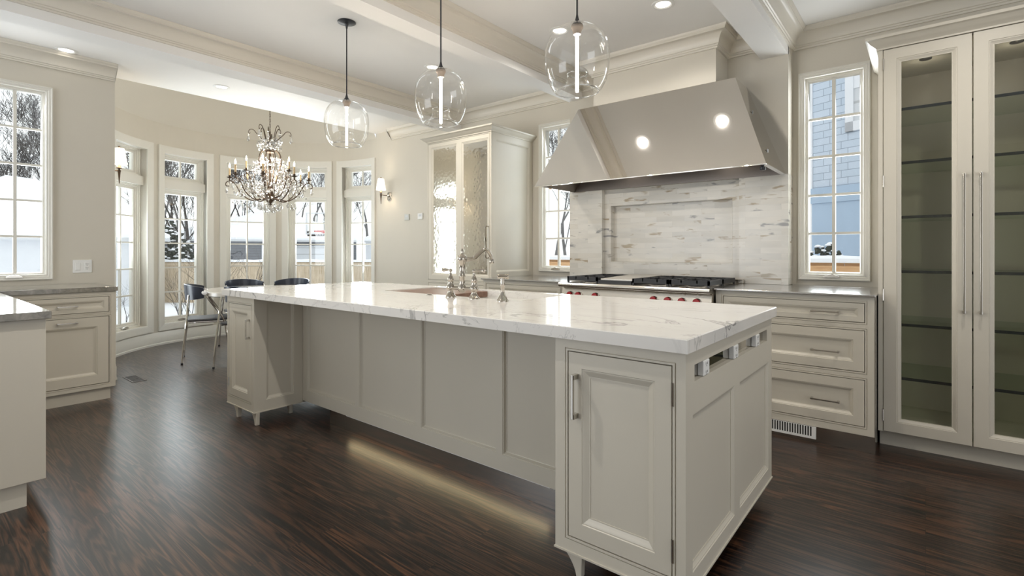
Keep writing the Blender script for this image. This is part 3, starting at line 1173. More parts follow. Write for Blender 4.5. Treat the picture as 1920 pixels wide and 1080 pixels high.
# ---------------------------------------------------------------- run beside the range
CF = 3.66                                    # cabinet faces
CZ = 0.925
rc = empty('base_cabinet', (-0.68, 4.0, 0), 'beige three-drawer base cabinet right of the range', 'cabinet')
m = MB()
O = (0, CF, 0)
x0, x1 = -1.138, -0.232
for z0, z1, y0, y1 in ((0.745, CZ, 0.768, 0.888), (0.452, 0.745, 0.474, 0.724), (0.100, 0.452, 0.149, 0.430)):
    cell(m, O, X_, -Y_, x0, x1, z0, z1, x0 + 0.048, -0.278, y0, y1)
m.box(x0, x1, CF + 0.02, YW - 0.005, 0.10, CZ)
m.build('body', 'cabinet_paint', rc)
for y0, y1, hz, rl in ((0.768, 0.888, 0.825, 0.032), (0.474, 0.724, 0.583, 0.055), (0.149, 0.430, 0.279, 0.055)):
    d = front(O, X_, -Y_, x0 + 0.048, -0.278, y0, y1, 'drawer', rc, rail=rl, mould=0.022)
    bar_handle((-0.481, CF, hz), X_, -Y_, 0.155, d)
m = MB()
m.box(x0, x1 + 0.001, CF + 0.002, CF + 0.03, 0.0005, 0.0985)
m.build('plinth', 'kick_steel', rc)
m = MB()
m.box(x1 + 0.0005, x1 + 0.003, CF, YW - 0.006, 0.0005, CZ)
m.build('side_panel', 'kick_steel', rc)
# white air grille in the plinth
g = empty('air_grille', (-0.75, CF, 0.03), 'white slotted air grille in the plinth under the drawers', 'vent')
m = MB()
gx0, gx1 = -0.98, -0.530
m.rrings((0, CF, 0), X_, Z_, -Y_, [(gx0, gx1, 0.022, 0.0975, 0), (gx0, gx1, 0.022, 0.0975, 0.006), (gx0 + 0.014, gx1 - 0.018, 0.036, 0.0965, 0.006), (gx0 + 0.014, gx1 - 0.018, 0.036, 0.0965, 0.001)], cap=False)
m.build('frame', 'plastic_white', g)
m = MB()
m.box(gx0 + 0.01, gx1 - 0.01, CF - 0.001, CF + 0.0005, 0.03, 0.0975)
m.build('backing', 'gap_shadow', g)
m = MB()
k = gx0 + 0.02
while k < gx1 - 0.022:
    m.box(k, k + 0.006, CF - 0.0055, CF - 0.001, 0.036, 0.0965)
    k += 0.0145
m.build('slats', 'plastic_white', g)

lb = empty('base_cabinet', (-2.85, 4.0, 0), 'beige base cabinet left of the range, mostly hidden behind the faucet', 'cabinet')
m = MB()
x0, x1 = -3.335, -2.392
cell(m, O, X_, -Y_, x0, x1, 0.745, CZ, x0 + 0.04, x1 - 0.04, 0.768, 0.888)
cell(m, O, X_, -Y_, x0, x1, 0.100, 0.745, x0 + 0.04, x1 - 0.04, 0.140, 0.724)
m.box(x0, x1, CF + 0.02, 3.84, 0.10, CZ)
m.box(-3.36, x1, 3.84, YW - 0.005, 0.10, CZ)
m.build('body', 'cabinet_paint', lb)
front(O, X_, -Y_, x0 + 0.04, x1 - 0.04, 0.768, 0.888, 'drawer', lb, rail=0.032, mould=0.022)
front(O, X_, -Y_, x0 + 0.04, x1 - 0.04, 0.140, 0.724, 'door', lb, rail=0.06, mould=0.024)
m = MB()
m.box(x0, x1, CF + 0.03, CF + 0.06, 0.0005, 0.0985)
m.build('plinth', 'kick_steel', lb)

m = MB()
m.box(-1.140, -0.226, 3.628, 4.335, CZ + 0.0005, 0.938)
m.box(-0.806, -0.226, 4.335, YW - 0.003, CZ + 0.0005, 0.938)
tag(m.build('steel_countertop', 'counter_steel', bevel=0.002), 'polished steel countertop right of the range under the window', 'countertop')
m = MB()
m.box(-3.338, -2.390, 3.628, 3.80, CZ + 0.0005, 0.938)
m.box(-3.355, -2.390, 3.80, 4.335, CZ + 0.0005, 0.938)
m.box(-3.355, -2.785, 4.335, YW - 0.003, CZ + 0.0005, 0.938)
tag(m.build('steel_countertop', 'counter_steel', bevel=0.002), 'polished steel countertop left of the range beside the mirrored cabinet', 'countertop')

# ---------------------------------------------------------------- marble splashback
sp = empty('marble_splashback', (-1.79, 4.34, 0.938), 'tiled marble splashback with a framed niche between hood and range', 'splashback')
m = MB()
z0, z1 = 0.939, 1.789
m.box(PX0, -2.412, 4.338, YW - 0.002, z0, z1)
m.build('side_panel', 'splash_marble_tile', sp)
m = MB()
m.box(-1.166, PX1, 4.338, YW - 0.002, z0, z1)
m.build('side_panel', 'splash_marble_tile', sp)
m = MB()
N0, N1, NZ0, NZ1 = -2.350, -1.232, 1.095, 1.632
m.rrings((0, 4.395, 0), X_, Z_, -Y_, [(-2.412, -1.166, z0, z1, 0), (N0, N1, NZ0, NZ1, 0), (N0 + 0.004, N1 - 0.004, NZ0 + 0.004, NZ1 - 0.004, -0.006),
                                      (N0 + 0.004, N1 - 0.004, NZ0 + 0.004, NZ1 - 0.004, -0.075)])
m.build('niche', 'splash_marble_tile', sp)

# ---------------------------------------------------------------- tall cabinet with mirror doors
tc = empty('mirror_cabinet', (-3.84, 4.15, 0), 'tall beige cabinet with two rippled mirror panels beside the wall controls', 'cabinet')
MF, MX0, MX1 = 3.81, -4.315, -3.362
m = MB()
O = (0, MF, 0)
dx0, dx1 = MX0 + 0.02, MX1 - 0.028
cell(m, O, X_, -Y_, MX0, MX1, 0.868, 2.395, dx0, dx1, 0.888, 2.382)
cell(m, O, X_, -Y_, MX0, MX1, 0.10, 0.868, dx0, dx1, 0.13, 0.852)
m.box(MX0, MX1 - 0.022, MF + 0.02, YW - 0.003, 0.0, 2.40)
panel_frame(m, (MX1, 0, 0), Y_, X_, MF + 0.0205, YW - 0.003, 0.938, 2.40, [(MF + 0.075, 4.435, 0.985, 2.33)], deep=0.016, mould=0.020)
m.box(MX1 - 0.022, MX1 - 0.001, MF + 0.02, YW - 0.003, 0.0, 0.90)
m.build('body', 'cabinet_paint', tc)
m = MB()
xs = [(dx0 + 0.003, (-3.868 + -3.718) / 2), ((-3.868 + -3.718) / 2, dx1 - 0.003)]
gl = [(-4.218, -3.868), (-3.718, -3.456)]
gl = [(-4.222, -3.872), (-3.758, -3.425)]
zz0, zz1 = 0.891, 2.379
xm = (gl[0][1] + gl[1][0]) / 2
for i, (a, b) in enumerate(gl):
    l, r = (dx0 + 0.003, xm) if i == 0 else (xm, dx1 - 0.003)
    m.rrings(O, X_, Z_, -Y_, [(l, r, zz0, zz1, -0.018), (l, r, zz0, zz1, 0)] +
             [(a - q, b + q, 0.962 - q, 2.318 + q, dd) for q, dd in ((0.022, 0), (0.020, -0.004), (0.014, -0.005), (0.004, -0.011), (0, -0.011), (0, -0.016))], cap=False)
d = m.build('door', 'cabinet_paint', tc)
for a, b in gl:
    m = MB()
    m.box(a - 0.004, b + 0.004, MF + 0.012, MF + 0.018, 0.958, 2.322)
    m.build('mirror_panel', 'rippled_mirror', d)
front(O, X_, -Y_, dx0, dx1, 0.13, 0.852, 'lower_door', tc)
m = MB()
hx, hy = -3.395, MF - 0.05
path = [(hx, MF, 1.442), (hx, MF - 0.03, 1.446), (hx, hy, 1.435), (hx, hy - 0.002, 1.40), (hx - 0.004, hy, 1.34), (hx + 0.003, hy, 1.26), (hx, hy, 1.185), (hx, hy, 1.150), (hx, MF - 0.03, 1.128), (hx, MF, 1.134)]
path = smooth_path(path, 5)
m.tube(path, [0.006 + 0.004 * math.exp(-((p.z - 1.30) / 0.07) ** 2) for p in path], 10)
m.build('handle', 'polished_nickel', d, smooth=True)
CC = [(0, 0), (0.008, 0), (0.008, 0.008), (0.014, 0.014), (0.022, 0.020), (0.036, 0.030), (0.046, 0.042), (0.052, 0.046), (0.058, 0.048), (0.060, 0.062), (0, 0.062)]
m = MB()
m.sweep(CC, [(MX0, YW - 0.004), (MX0, MF), (MX1, MF), (MX1, YW - 0.004)], side=-1, ztop=2.396)
m.poly_z([(MX0, YW - 0.004), (MX0, MF), (MX1, MF), (MX1, YW - 0.004)], 2.40, 2.458)
m.build('crown', 'cabinet_paint', tc, smooth=True, angle=30)

# ---------------------------------------------------------------- tall glass display cabinet
dc = empty('display_cabinet', (0.25, 4.15, 0), 'tall beige glass-door cabinet with glass shelves at the right edge', 'cabinet')
DF, DX0, DX1 = 3.83, -0.225, 0.66
m = MB()
O = (0, DF, 0)
m.box(DX0, DX0 + 0.022, DF, YW - 0.004, 0.10, 2.425)
m.box(DX1 - 0.022, DX1, DF, YW - 0.004, 0.10, 2.425)
m.box(DX0 + 0.022, DX1 - 0.022, YW - 0.02, YW - 0.004, 0.10, 2.425)
m.box(DX0 + 0.022, DX1 - 0.022, DF + 0.02, YW - 0.02, 0.10, 0.12)
m.box(DX0 + 0.022, DX1 - 0.022, DF + 0.02, YW - 0.02, 2.405, 2.425)
m.box(DX0 + 0.022, -0.202, DF, DF + 0.02, 0.102, 2.42)
m.box(DX1 - 0.045, DX1 - 0.022, DF, DF + 0.02, 0.102, 2.42)
m.build('body', 'cabinet_paint', dc)
m = MB()
m.box(DX0 + 0.004, DX1, 3.905, 3.93, 0, 0.10)
m.build('plinth', 'cabinet_paint', dc)
for (a, b, hx, side) in ((-0.200, 0.2035, 0.168, 0), (0.2065, 0.612, 0.238, 1)):
    rail = 0.062
    d = front(O, X_, -Y_, a, b, 0.102, 2.418, 'door', dc, rail=rail, gap=0.0015, cap=False, mould=0.024, deep=0.013)
    m = MB()
    e = rail + 0.020
    m.box(a + e, b - e, DF + 0.014, DF + 0.018, 0.102 + e, 2.418 - e)
    m.build('pane', 'cabinet_glass', d)
    bar_handle((hx, DF, 1.238), Z_, -Y_, 0.785, d, 'nickel', w=0.009, stand=0.036)
    for z in (0.20, 0.93, 1.62, 2.33):
        hinge((a if side == 0 else b, DF, z), -Y_, Z_, d, 0.07)
for z in (2.073, 1.743, 1.410, 1.076, 0.749, 0.419):
    m = MB()
    m.box(DX0 + 0.023, DX1 - 0.023, 3.945, YW - 0.021, z - 0.010, z)
    s_ = m.build('shelf', 'shelf_glass', dc)
    m = MB()
    m.box(DX0 + 0.023, DX1 - 0.023, 3.938, 3.9445, z - 0.015, z + 0.002)
    m.build('shelf_edge', 'shelf_edge', s_)
for px_ in (0.0, 0.41):
    m = MB()
    m.lathe([(0, 2.398), (0.026, 2.398), (0.032, 2.401), (0.032, 2.4045), (0, 2.4045)], (px_, 4.12, 0), 20)
    m.build('puck_light', 'dark_metal', dc, smooth=True)
    point_light('cabinet_fill', (px_ - dc.location.x, 4.12 - dc.location.y, 2.30), 0.35, (1.0, 0.93, 0.80), 0.02, dc)  # added fill below the dark puck, brightens the cabinet inside
m = MB()
m.sweep([(o_ * 1.05, z_ * 1.15) for o_, z_ in CC], [(DX0, YW - 0.004), (DX0, DF), (DX1, DF)], side=-1, ztop=2.419)
m.poly_z([(DX0, YW - 0.004), (DX0, DF), (DX1, DF), (DX1, YW - 0.004)], 2.4255, 2.488)
m.build('crown', 'cabinet_paint', dc, smooth=True, angle=30)


def at(px, py, D):
    """point seen at a pixel of the photograph, D metres in front of the camera"""
    cx, cz = (px - 960) / FPX, -(py - HOR) / FPX
    return Vector(((CY * cx - SY) * D, (SY * cx + CY) * D, CAM_H + cz * D))


# ---------------------------------------------------------------- range hood
hd = empty('range_hood', (-1.79, 4.1, 1.784), 'large sloped stainless steel range hood on the chimney breast', 'range hood')
HB = (-2.755, -0.828, 3.715, 4.337, 1.784)
HT = (-2.468, -1.102, 4.000, 4.337, 2.493)


def hood_pt(x, y, t):
    """t = 0 bottom, 1 top"""
    x0, x1 = HB[0] + (HT[0] - HB[0]) * t, HB[1] + (HT[1] - HB[1]) * t
    y0 = HB[2] + (HT[2] - HB[2]) * t
    return (x0 + (x1 - x0) * x, y0 + (4.337 - y0) * y, HB[4] + (HT[4] - HB[4]) * t)


m = MB()
c = [hood_pt(0, 0, 0), hood_pt(1, 0, 0), hood_pt(1, 1, 0), hood_pt(0, 1, 0), hood_pt(0, 0, 1), hood_pt(1, 0, 1), hood_pt(1, 1, 1), hood_pt(0, 1, 1)]
m._add(c, [(0, 1, 5, 4), (1, 2, 6, 5), (3, 0, 4, 7), (4, 5, 6, 7)])
q = 0.035
b = HB
ring = [(b[0] + q, b[2] + q, b[4]), (b[1] - q, b[2] + q, b[4]), (b[1] - q, b[3], b[4]), (b[0] + q, b[3], b[4])]
m._add(c[:4] + ring, [(1, 0, 4, 5), (2, 1, 5, 6), (0, 3, 7, 4)])
o = m.build('canopy', 'hood_steel', hd)
m = MB()
up = [hood_pt(0.12, 0.16, 0.45), hood_pt(0.88, 0.16, 0.45), hood_pt(0.88, 0.98, 0.45), hood_pt(0.12, 0.98, 0.45)]
m._add(ring + up, [(0, 1, 5, 4), (1, 2, 6, 5), (3, 0, 4, 7), (2, 3, 7, 6), (4, 5, 6, 7)])
m.build('inner_liner', 'brushed_dark', hd)
m = MB()
for k in range(24):
    x = -2.42 + k * 0.052
    m.obox((x, 3.98, 2.065), (0.03, 0, 0), (0, 0.30, 0.012), (0, 0, 0.012))
m.build('baffle_filters', 'range_steel', hd)
m = MB()
m.lathe([(0, 1.752), (0.016, 1.752), (0.019, 1.758), (0.019, 1.772), (0.012, 1.776), (0.012, 1.784), (0, 1.784)], (-0.868, 3.80, 0), 16)
m.build('light_knob', 'black_plastic', hd, smooth=True)
for lx in (-2.25, -1.33):  # added glowing discs and beams under the hood, to brighten the splashback
    m = MB()
    m.lathe([(0, 2.058), (0.028, 2.058), (0.034, 2.061), (0.034, 2.066), (0, 2.066)], (lx, 3.93, 0), 18)
    m.build('splash_fill_disc', 'downlight_glow', hd, smooth=True)
    d_ = bpy.data.lights.new('splash_fill_beam', 'SPOT')
    d_.energy, d_.color, d_.spot_size, d_.spot_blend, d_.shadow_soft_size = 9, (1.0, 0.93, 0.82), R_(160), 1.0, 0.03
    d_.energy = 5
    o_ = bpy.data.objects.new('splash_fill_beam', d_)
    o_.location = (lx, 3.93, 2.05)
    o_.rotation_euler = (R_(18), 0, 0)
    COL.objects.link(o_)
m = MB()
m.obox((b[0], b[2], b[4] - 0.006), (b[1] - b[0], 0, 0), (0, 0.012, 0), (0, 0, 0.006))
m.build('front_lip', 'hood_steel', hd)
m = MB()
for t, z in ((0.18, 0), (0.62, 0)):
    m = MB()
    p = Vector(hood_pt(1, 0.35, t)) + Vector((0.004, 0, 0))
    m.obox(p - Vector((0.002, 0.012, 0.012)), (0.003, 0, 0), (0, 0.024, 0), (0, 0, 0.024))
    m.build('screw_plate', 'dark_metal', hd)

# ---------------------------------------------------------------- range
rg = empty('kitchen_range', (-1.765, 3.95, 0), 'wide stainless steel gas range with red knobs and black grates', 'range')
GX0, GX1 = -2.384, -1.146
m = MB()
m.box(GX0, GX1, 3.62, 4.33, 0.10, 0.915)
m.box(GX0 + 0.02, GX1 - 0.02, 3.70, 4.30, 0.0, 0.10)
m.build('body', 'range_steel', rg)
m = MB()
prof = [(3.64, 0.905), (3.57, 0.900), (3.553, 0.904), (3.545, 0.915), (3.545, 0.926), (3.553, 0.935), (3.57, 0.938), (4.335, 0.938), (4.335, 0.916), (3.64, 0.916)]
m.prism(prof, Y_, Z_, X_ * (GX1 - GX0))
m.v = [(x + GX0, y, z) for x, y, z in m.v]
m.build('cooktop', 'range_steel', rg, smooth=True, angle=25)
m = MB()
m.prism([(3.63, 0.905), (3.612, 0.890), (3.578, 0.765), (3.585, 0.745), (3.63, 0.745)], Y_, Z_, X_ * (GX1 - GX0 - 0.004))
m.v = [(x + GX0 + 0.002, y, z) for x, y, z in m.v]
m.build('control_panel', 'range_steel', rg)
kx = [-2.292, -2.212, -2.055, -1.563, -1.455, -1.352, -1.245]
kn = Vector((0, -0.125, 0.034)).normalized()
for x in kx:
    C = Vector((x, 3.596, 0.832))
    m = MB()
    m.lathe([(0, 0), (0.031, 0), (0.031, 0.006), (0.026, 0.008)], C, 24, -Vector((0, 1, -0.27)))
    m.cur = 0
    kk = m.build('knob_bezel', 'chrome', rg, smooth=True)
    m = MB()
    m.lathe([(0.0, 0.034), (0.021, 0.034), (0.0235, 0.031), (0.025, 0.008), (0, 0.008)], C, 24, -Vector((0, 1, -0.27)))
    m.build('knob', 'knob_red', rg, smooth=True)
    m = MB()
    m.ball(Vector((x + 0.005, 3.583, 0.893)), 0.005, 8)
    m.build('indicator_pin', 'chrome', rg, smooth=True)
m = MB()
m.box(-1.90, -1.70, 3.575, 3.60, 0.798, 0.838)
m.build('badge_plate', 'brushed_dark', rg)
for a, b_ in ((GX0 + 0.008, -2.055), (-2.045, GX1 - 0.008)):
    m = MB()
    m.box(a, b_, 3.592, 3.62, 0.14, 0.735)
    d = m.build('oven_door', 'range_steel', rg, bevel=0.004)
    m = MB()
    m.tube([(a + 0.03, 3.545, 0.69), (b_ - 0.03, 3.545, 0.69)], 0.011, 12)
    for x in (a + 0.05, b_ - 0.05):
        m.tube([(x, 3.545, 0.69), (x, 3.593, 0.69)], 0.008, 8)
    m.build('handle', 'nickel', d, smooth=True)
# grates, one per cooking zone, and the griddle
W4 = (GX1 - GX0 - 0.05) / 4
zones = [GX0 + 0.025 + W4 * k for k in range(4)]
for k, x in enumerate(zones):
    if k == 1:
        m = MB()
        m.box(x + 0.004, x + W4 - 0.004, 3.64, 4.26, 0.938, 0.962)
        m.build('griddle_tray', 'cast_iron', rg)
        m = MB()
        m.prism([(3.67, 0.962), (3.67, 0.975), (4.26, 0.991), (4.26, 0.962)], Y_, Z_, X_ * (W4 - 0.02))
        m.v = [(p[0] + x + 0.01, p[1], p[2]) for p in m.v]
        m.build('griddle', 'griddle_steel', rg, bevel=0.002)
        continue
    m = MB()
    for gy0, gy1 in ((3.64, 3.945), (3.955, 4.26)):
        a, b_ = x + 0.005, x + W4 - 0.005
        w = 0.014
        for yy in (gy0, gy1 - w):
            m.box(a, b_, yy, yy + w, 0.952, 0.985)
        for xx in (a, b_ - w):
            m.box(xx, xx + w, gy0, gy1, 0.952, 0.985)
        mx, my = (a + b_) / 2, (gy0 + gy1) / 2
        for xx in (a + (b_ - a) * 0.3, a + (b_ - a) * 0.7):
            m.box(xx - 0.005, xx + 0.005, gy0, gy0 + 0.10, 0.965, 0.985)
            m.box(xx - 0.005, xx + 0.005, gy1 - 0.10, gy1, 0.965, 0.985)
        m.box(a, a + 0.08, my - 0.005, my + 0.005, 0.965, 0.985)
        m.box(b_ - 0.08, b_, my - 0.005, my + 0.005, 0.965, 0.985)
        for xx in (a, b_ - w):
            for yy in (gy0, gy1 - w):
                m.box(xx, xx + w, yy, yy + w, 0.938, 0.953)
    m.build('grate', 'cast_iron', rg)
    for gy in (3.79, 4.11):
        m = MB()
        m.lathe([(0, 0.954), (0.038, 0.954), (0.042, 0.950), (0.042, 0.944), (0.055, 0.942), (0.055, 0.9385)], (x + W4 / 2, gy, 0), 20)
        m.build('burner', 'cast_iron', rg, smooth=True)
m = MB()
m.box(GX0 + 0.01, GX1 + 0.02, 4.305, 4.334, 0.9385, 0.972)
m.build('backguard', 'range_steel', rg, bevel=0.003)

# ---------------------------------------------------------------- bridge faucet, spray, air switch
fc = empty('bridge_faucet', (-2.117, 2.14, 0.92), 'polished nickel bridge faucet with two lever handles on the island', 'faucet')
FXc, FYc = -2.117, 2.14
leg_prof = [(0, 0.0), (0.034, 0.0), (0.034, 0.006), (0.028, 0.011), (0.021, 0.020), (0.0165, 0.032), (0.0155, 0.040), (0.019, 0.045), (0.025, 0.052),
            (0.026, 0.060), (0.022, 0.070), (0.017, 0.078), (0.0165, 0.098), (0.019, 0.103), (0.019, 0.112), (0.014, 0.120), (0.0085, 0.132), (0.007, 0.150), (0, 0.152)]
for sx in (-1, 1):
    C = Vector((FXc + sx * 0.0965, FYc, 0.92))
    m = MB()
    m.lathe(leg_prof, C, 22)
    v_ = m.build('valve', 'polished_nickel', fc, smooth=True, angle=50)
    m = MB()
    m.ball(C + Vector((0, 0, 0.160)), 0.0115, 12)
    dirv = Vector((sx, 0.10, 0)).normalized()
    m.lathe([(0.005, 0.006), (0.0055, 0.02), (0.0085, 0.035), (0.0115, 0.058), (0.0125, 0.070), (0.0095, 0.080), (0, 0.083)], C + Vector((0, 0, 0.162)), 14, dirv)
    m.build('lever_handle', 'polished_nickel', v_, smooth=True, angle=60)
m = MB()
m.tube([(FXc - 0.09, FYc, 0.976), (FXc + 0.09, FYc, 0.976)], 0.0105, 14)
m.build('bridge', 'polished_nickel', fc, smooth=True)
m = MB()
m.lathe([(0, 0.028), (0.010, 0.030), (0.021, 0.042), (0.026, 0.055), (0.026, 0.062), (0.020, 0.073), (0.017, 0.082), (0.0165, 0.120), (0.020, 0.124), (0.0205, 0.131), (0.017, 0.135),
         (0.017, 0.196), (0.020, 0.203), (0.026, 0.218), (0.0285, 0.231), (0.026, 0.243), (0.017, 0.252), (0.010, 0.257), (0.0075, 0.264), (0.0095, 0.271), (0.007, 0.279), (0.0045, 0.287), (0, 0.292)], (FXc, FYc, 0.92), 22)
m.build('column', 'polished_nickel', fc, smooth=True, angle=50)
m = MB()
pth = smooth_path([(FXc, FYc + 0.015, 1.146), (FXc, FYc + 0.06, 1.146), (FXc, FYc + 0.10, 1.152), (FXc, FYc + 0.145, 1.180), (FXc, FYc + 0.185, 1.202), (FXc, FYc + 0.225, 1.198), (FXc, FYc + 0.252, 1.170), (FXc, FYc + 0.262, 1.145)], 5)
m.tube(pth, [0.0135 - 0.003 * i / len(pth) for i in range(len(pth))], 14)
m.lathe([(0.010, 0.03), (0.0125, 0.022), (0.015, 0.012), (0.0145, 0.004), (0.012, 0.0), (0, 0.0)], (FXc, FYc + 0.263, 1.118), 14)
m.build('spout', 'polished_nickel', fc, smooth=True, angle=60)

sy_ = empty('side_spray', (-1.797, 2.129, 0.92), 'polished nickel side spray standing right of the faucet', 'side spray')
C = (-1.797, 2.129, 0.92)
m = MB()
m.lathe([(0, 0), (0.034, 0), (0.034, 0.006), (0.029, 0.011), (0.024, 0.020), (0.019, 0.032), (0.014, 0.045), (0.0125, 0.052)], C, 22)
m.build('base', 'polished_nickel', sy_, smooth=True, angle=50)
m = MB()
m.lathe([(0.012, 0.050), (0.0115, 0.078), (0.013, 0.082), (0.0125, 0.105), (0.010, 0.122), (0.009, 0.130)], C, 18)
m.lathe([(0, -0.028), (0.009, -0.028), (0.011, -0.024), (0.0125, -0.010), (0.0125, 0.018), (0.015, 0.022), (0.0165, 0.030), (0.012, 0.036), (0, 0.037)], Vector(C) + Vector((0, 0, 0.136)), 16, (0.75, 0.66, 0))
m.build('spray_head', 'polished_nickel', sy_, smooth=True, angle=50)
m = MB()
m.lathe([(0, 0.006), (0.011, 0.006), (0.012, 0.004), (0.02, 0.003), (0.021, 0.0)], (-2.425, 2.160, 0.92), 20)
tag(m.build('air_switch', 'polished_nickel', smooth=True), 'small round chrome push button set in the marble left of the faucet', 'push button')

# ---------------------------------------------------------------- glass globe pendants
PYY = 2.169
proto = None
for i, x in enumerate((-3.351, -2.330, -1.345)):
    lab = ('leftmost glass globe pendant lamp, the smallest in view with its round ceiling canopy showing', 'middle glass globe pendant lamp above the faucet',
           'rightmost and largest looking glass globe pendant lamp near the hood')[i]
    if proto is None:
        pd = empty('pendant_lamp', (x, PYY, 1.985), lab, 'pendant lamp', 'globe pendants over the island')
        m = MB()
        m.lathe([(0, CEIL - 0.001), (0.066, CEIL - 0.001), (0.066, CEIL - 0.005), (0.05, CEIL - 0.010), (0.016, CEIL - 0.016), (0.009, CEIL - 0.03), (0.006, CEIL - 0.05), (0, CEIL - 0.05)], (x, PYY, 0), 32)
        m.build('ceiling_canopy', 'black_plastic', pd, smooth=True)
        m = MB()
        m.tube([(x, PYY, 2.36), (x, PYY, CEIL - 0.04)], 0.0045, 10)
        m.build('stem', 'black_plastic', pd, smooth=True)
        m = MB()
        m.lathe([(0.0045, 0.385), (0.007, 0.372), (0.012, 0.354), (0.025, 0.338), (0.027, 0.334), (0, 0.334)], (x, PYY, 1.985), 24)
        m.build('cap', 'black_plastic', pd, smooth=True)
        m = MB()
        m.lathe([(0.0, 0.330), (0.030, 0.330), (0.031, 0.322), (0.029, 0.315), (0.0245, 0.310), (0.0205, 0.296), (0.0185, 0.286), (0, 0.286)], (x, PYY, 1.985), 24)
        m.build('socket', 'socket_taupe', pd, smooth=True)
        m = MB()
        key = [(0.016, 0.334), (0.050, 0.330), (0.085, 0.318), (0.115, 0.297), (0.138, 0.268), (0.153, 0.232), (0.160, 0.195), (0.1605, 0.165), (0.158, 0.125), (0.152, 0.088),
               (0.142, 0.055), (0.127, 0.024), (0.116, 0.008), (0.106, 0.0), (0.095, 0.006), (0.076, 0.020), (0.063, 0.036), (0.054, 0.052), (0.050, 0.068), (0.050, 0.085), (0.047, 0.090)]
        gp = [(p.x, p.y) for p in smooth_path([(r, h, 0) for r, h in key], 4)]
        m.lathe(gp, (x, PYY, 1.985), 64)
        m.cur = 1
        for rr, hh, tt in ((0.107, 0.0030, 0.0036), (0.0485, 0.0895, 0.0024)):
            m.lathe([(rr + tt * math.cos(2 * PI * k / 8), hh + tt * math.sin(2 * PI * k / 8)) for k in range(8)], (x, PYY, 1.985), 64, close=True)
        m.build('glass_globe', ('globe_glass', 'glass_rim'), pd, smooth=True, angle=80)
        m = MB()
        m.lathe([(0, 0.290), (0.0078, 0.288), (0.0078, 0.008), (0.006, 0.0), (0, -0.001)], (x, PYY, 1.985), 14)
        m.build('tube_bulb', 'bulb_glow', pd, smooth=True)
        proto, px0 = pd, x
    else:
        o = copy_tree(proto)
        o.location = (x, PYY, 1.985)
        o['label'] = lab

# ---------------------------------------------------------------- recessed downlights
dproto = None
p0 = Vector((0, 0, CAM_H))


def on_plane_z(px, py, z):
    r = at(px, py, 1.0) - p0
    return p0 + r * ((z - CAM_H) / r.z)


spots = [(on_plane_z(124, 94, CEIL), 'recessed ceiling downlight nearest the left wall crown moulding'),
         (on_plane_z(415.5, 163, CEIL), 'recessed ceiling downlight in front of the bay, left of the chandelier'),
         (on_plane_z(1243, 8, CEIL), 'brightly lit recessed ceiling downlight above the hood, at the top edge'),
         (Vector((-2.20, 3.293, CEIL)), None), (Vector((-2.3, 0.9, CEIL)), None), (Vector((-3.6, 0.6, CEIL)), None),
         (Vector((0.3, 3.0, CEIL)), None), (Vector((0.3, 1.2, CEIL)), None), (Vector((-3.55, 3.2, CEIL)), None), (Vector((-5.25, 3.7, CEIL)), None)]
for i, (p, lab) in enumerate(spots):
    lab = lab or 'recessed ceiling downlight outside the picture'
    if dproto is None:
        dl = empty('downlight', (p.x, p.y, CEIL), lab, 'downlight', 'recessed ceiling downlights')
        m = MB()
        m.lathe([(0.078, -0.0008), (0.078, -0.004), (0.070, -0.007), (0.058, -0.007), (0.055, -0.004), (0.050, -0.0012)], p, 28)
        m.build('trim_ring', 'plastic_white', dl, smooth=True)
        m = MB()
        m.lathe([(0.0, -0.0022), (0.030, -0.0022), (0.052, -0.0012)], p, 24)
        m.build('lamp', 'downlight_glow', dl, smooth=True)
        dproto = dl
    else:
        o = copy_tree(dproto)
        o.location = (p.x, p.y, CEIL)
        o['label'] = lab
beam = bpy.data.lights.new('downlight_beam', 'SPOT')
beam.energy, beam.color, beam.spot_size, beam.spot_blend, beam.shadow_soft_size = 46, (1.0, 0.95, 0.88), R_(150), 0.9, 0.03
for p, lab in spots[2:9]:
    b2 = beam.copy()
    b2.energy = {4: 80, 5: 8, 7: 16}.get([q[0] for q in spots].index(p), 46)
    o = bpy.data.objects.new('downlight_beam', b2)
    o.location = (p.x, p.y, CEIL - 0.02)
    COL.objects.link(o)

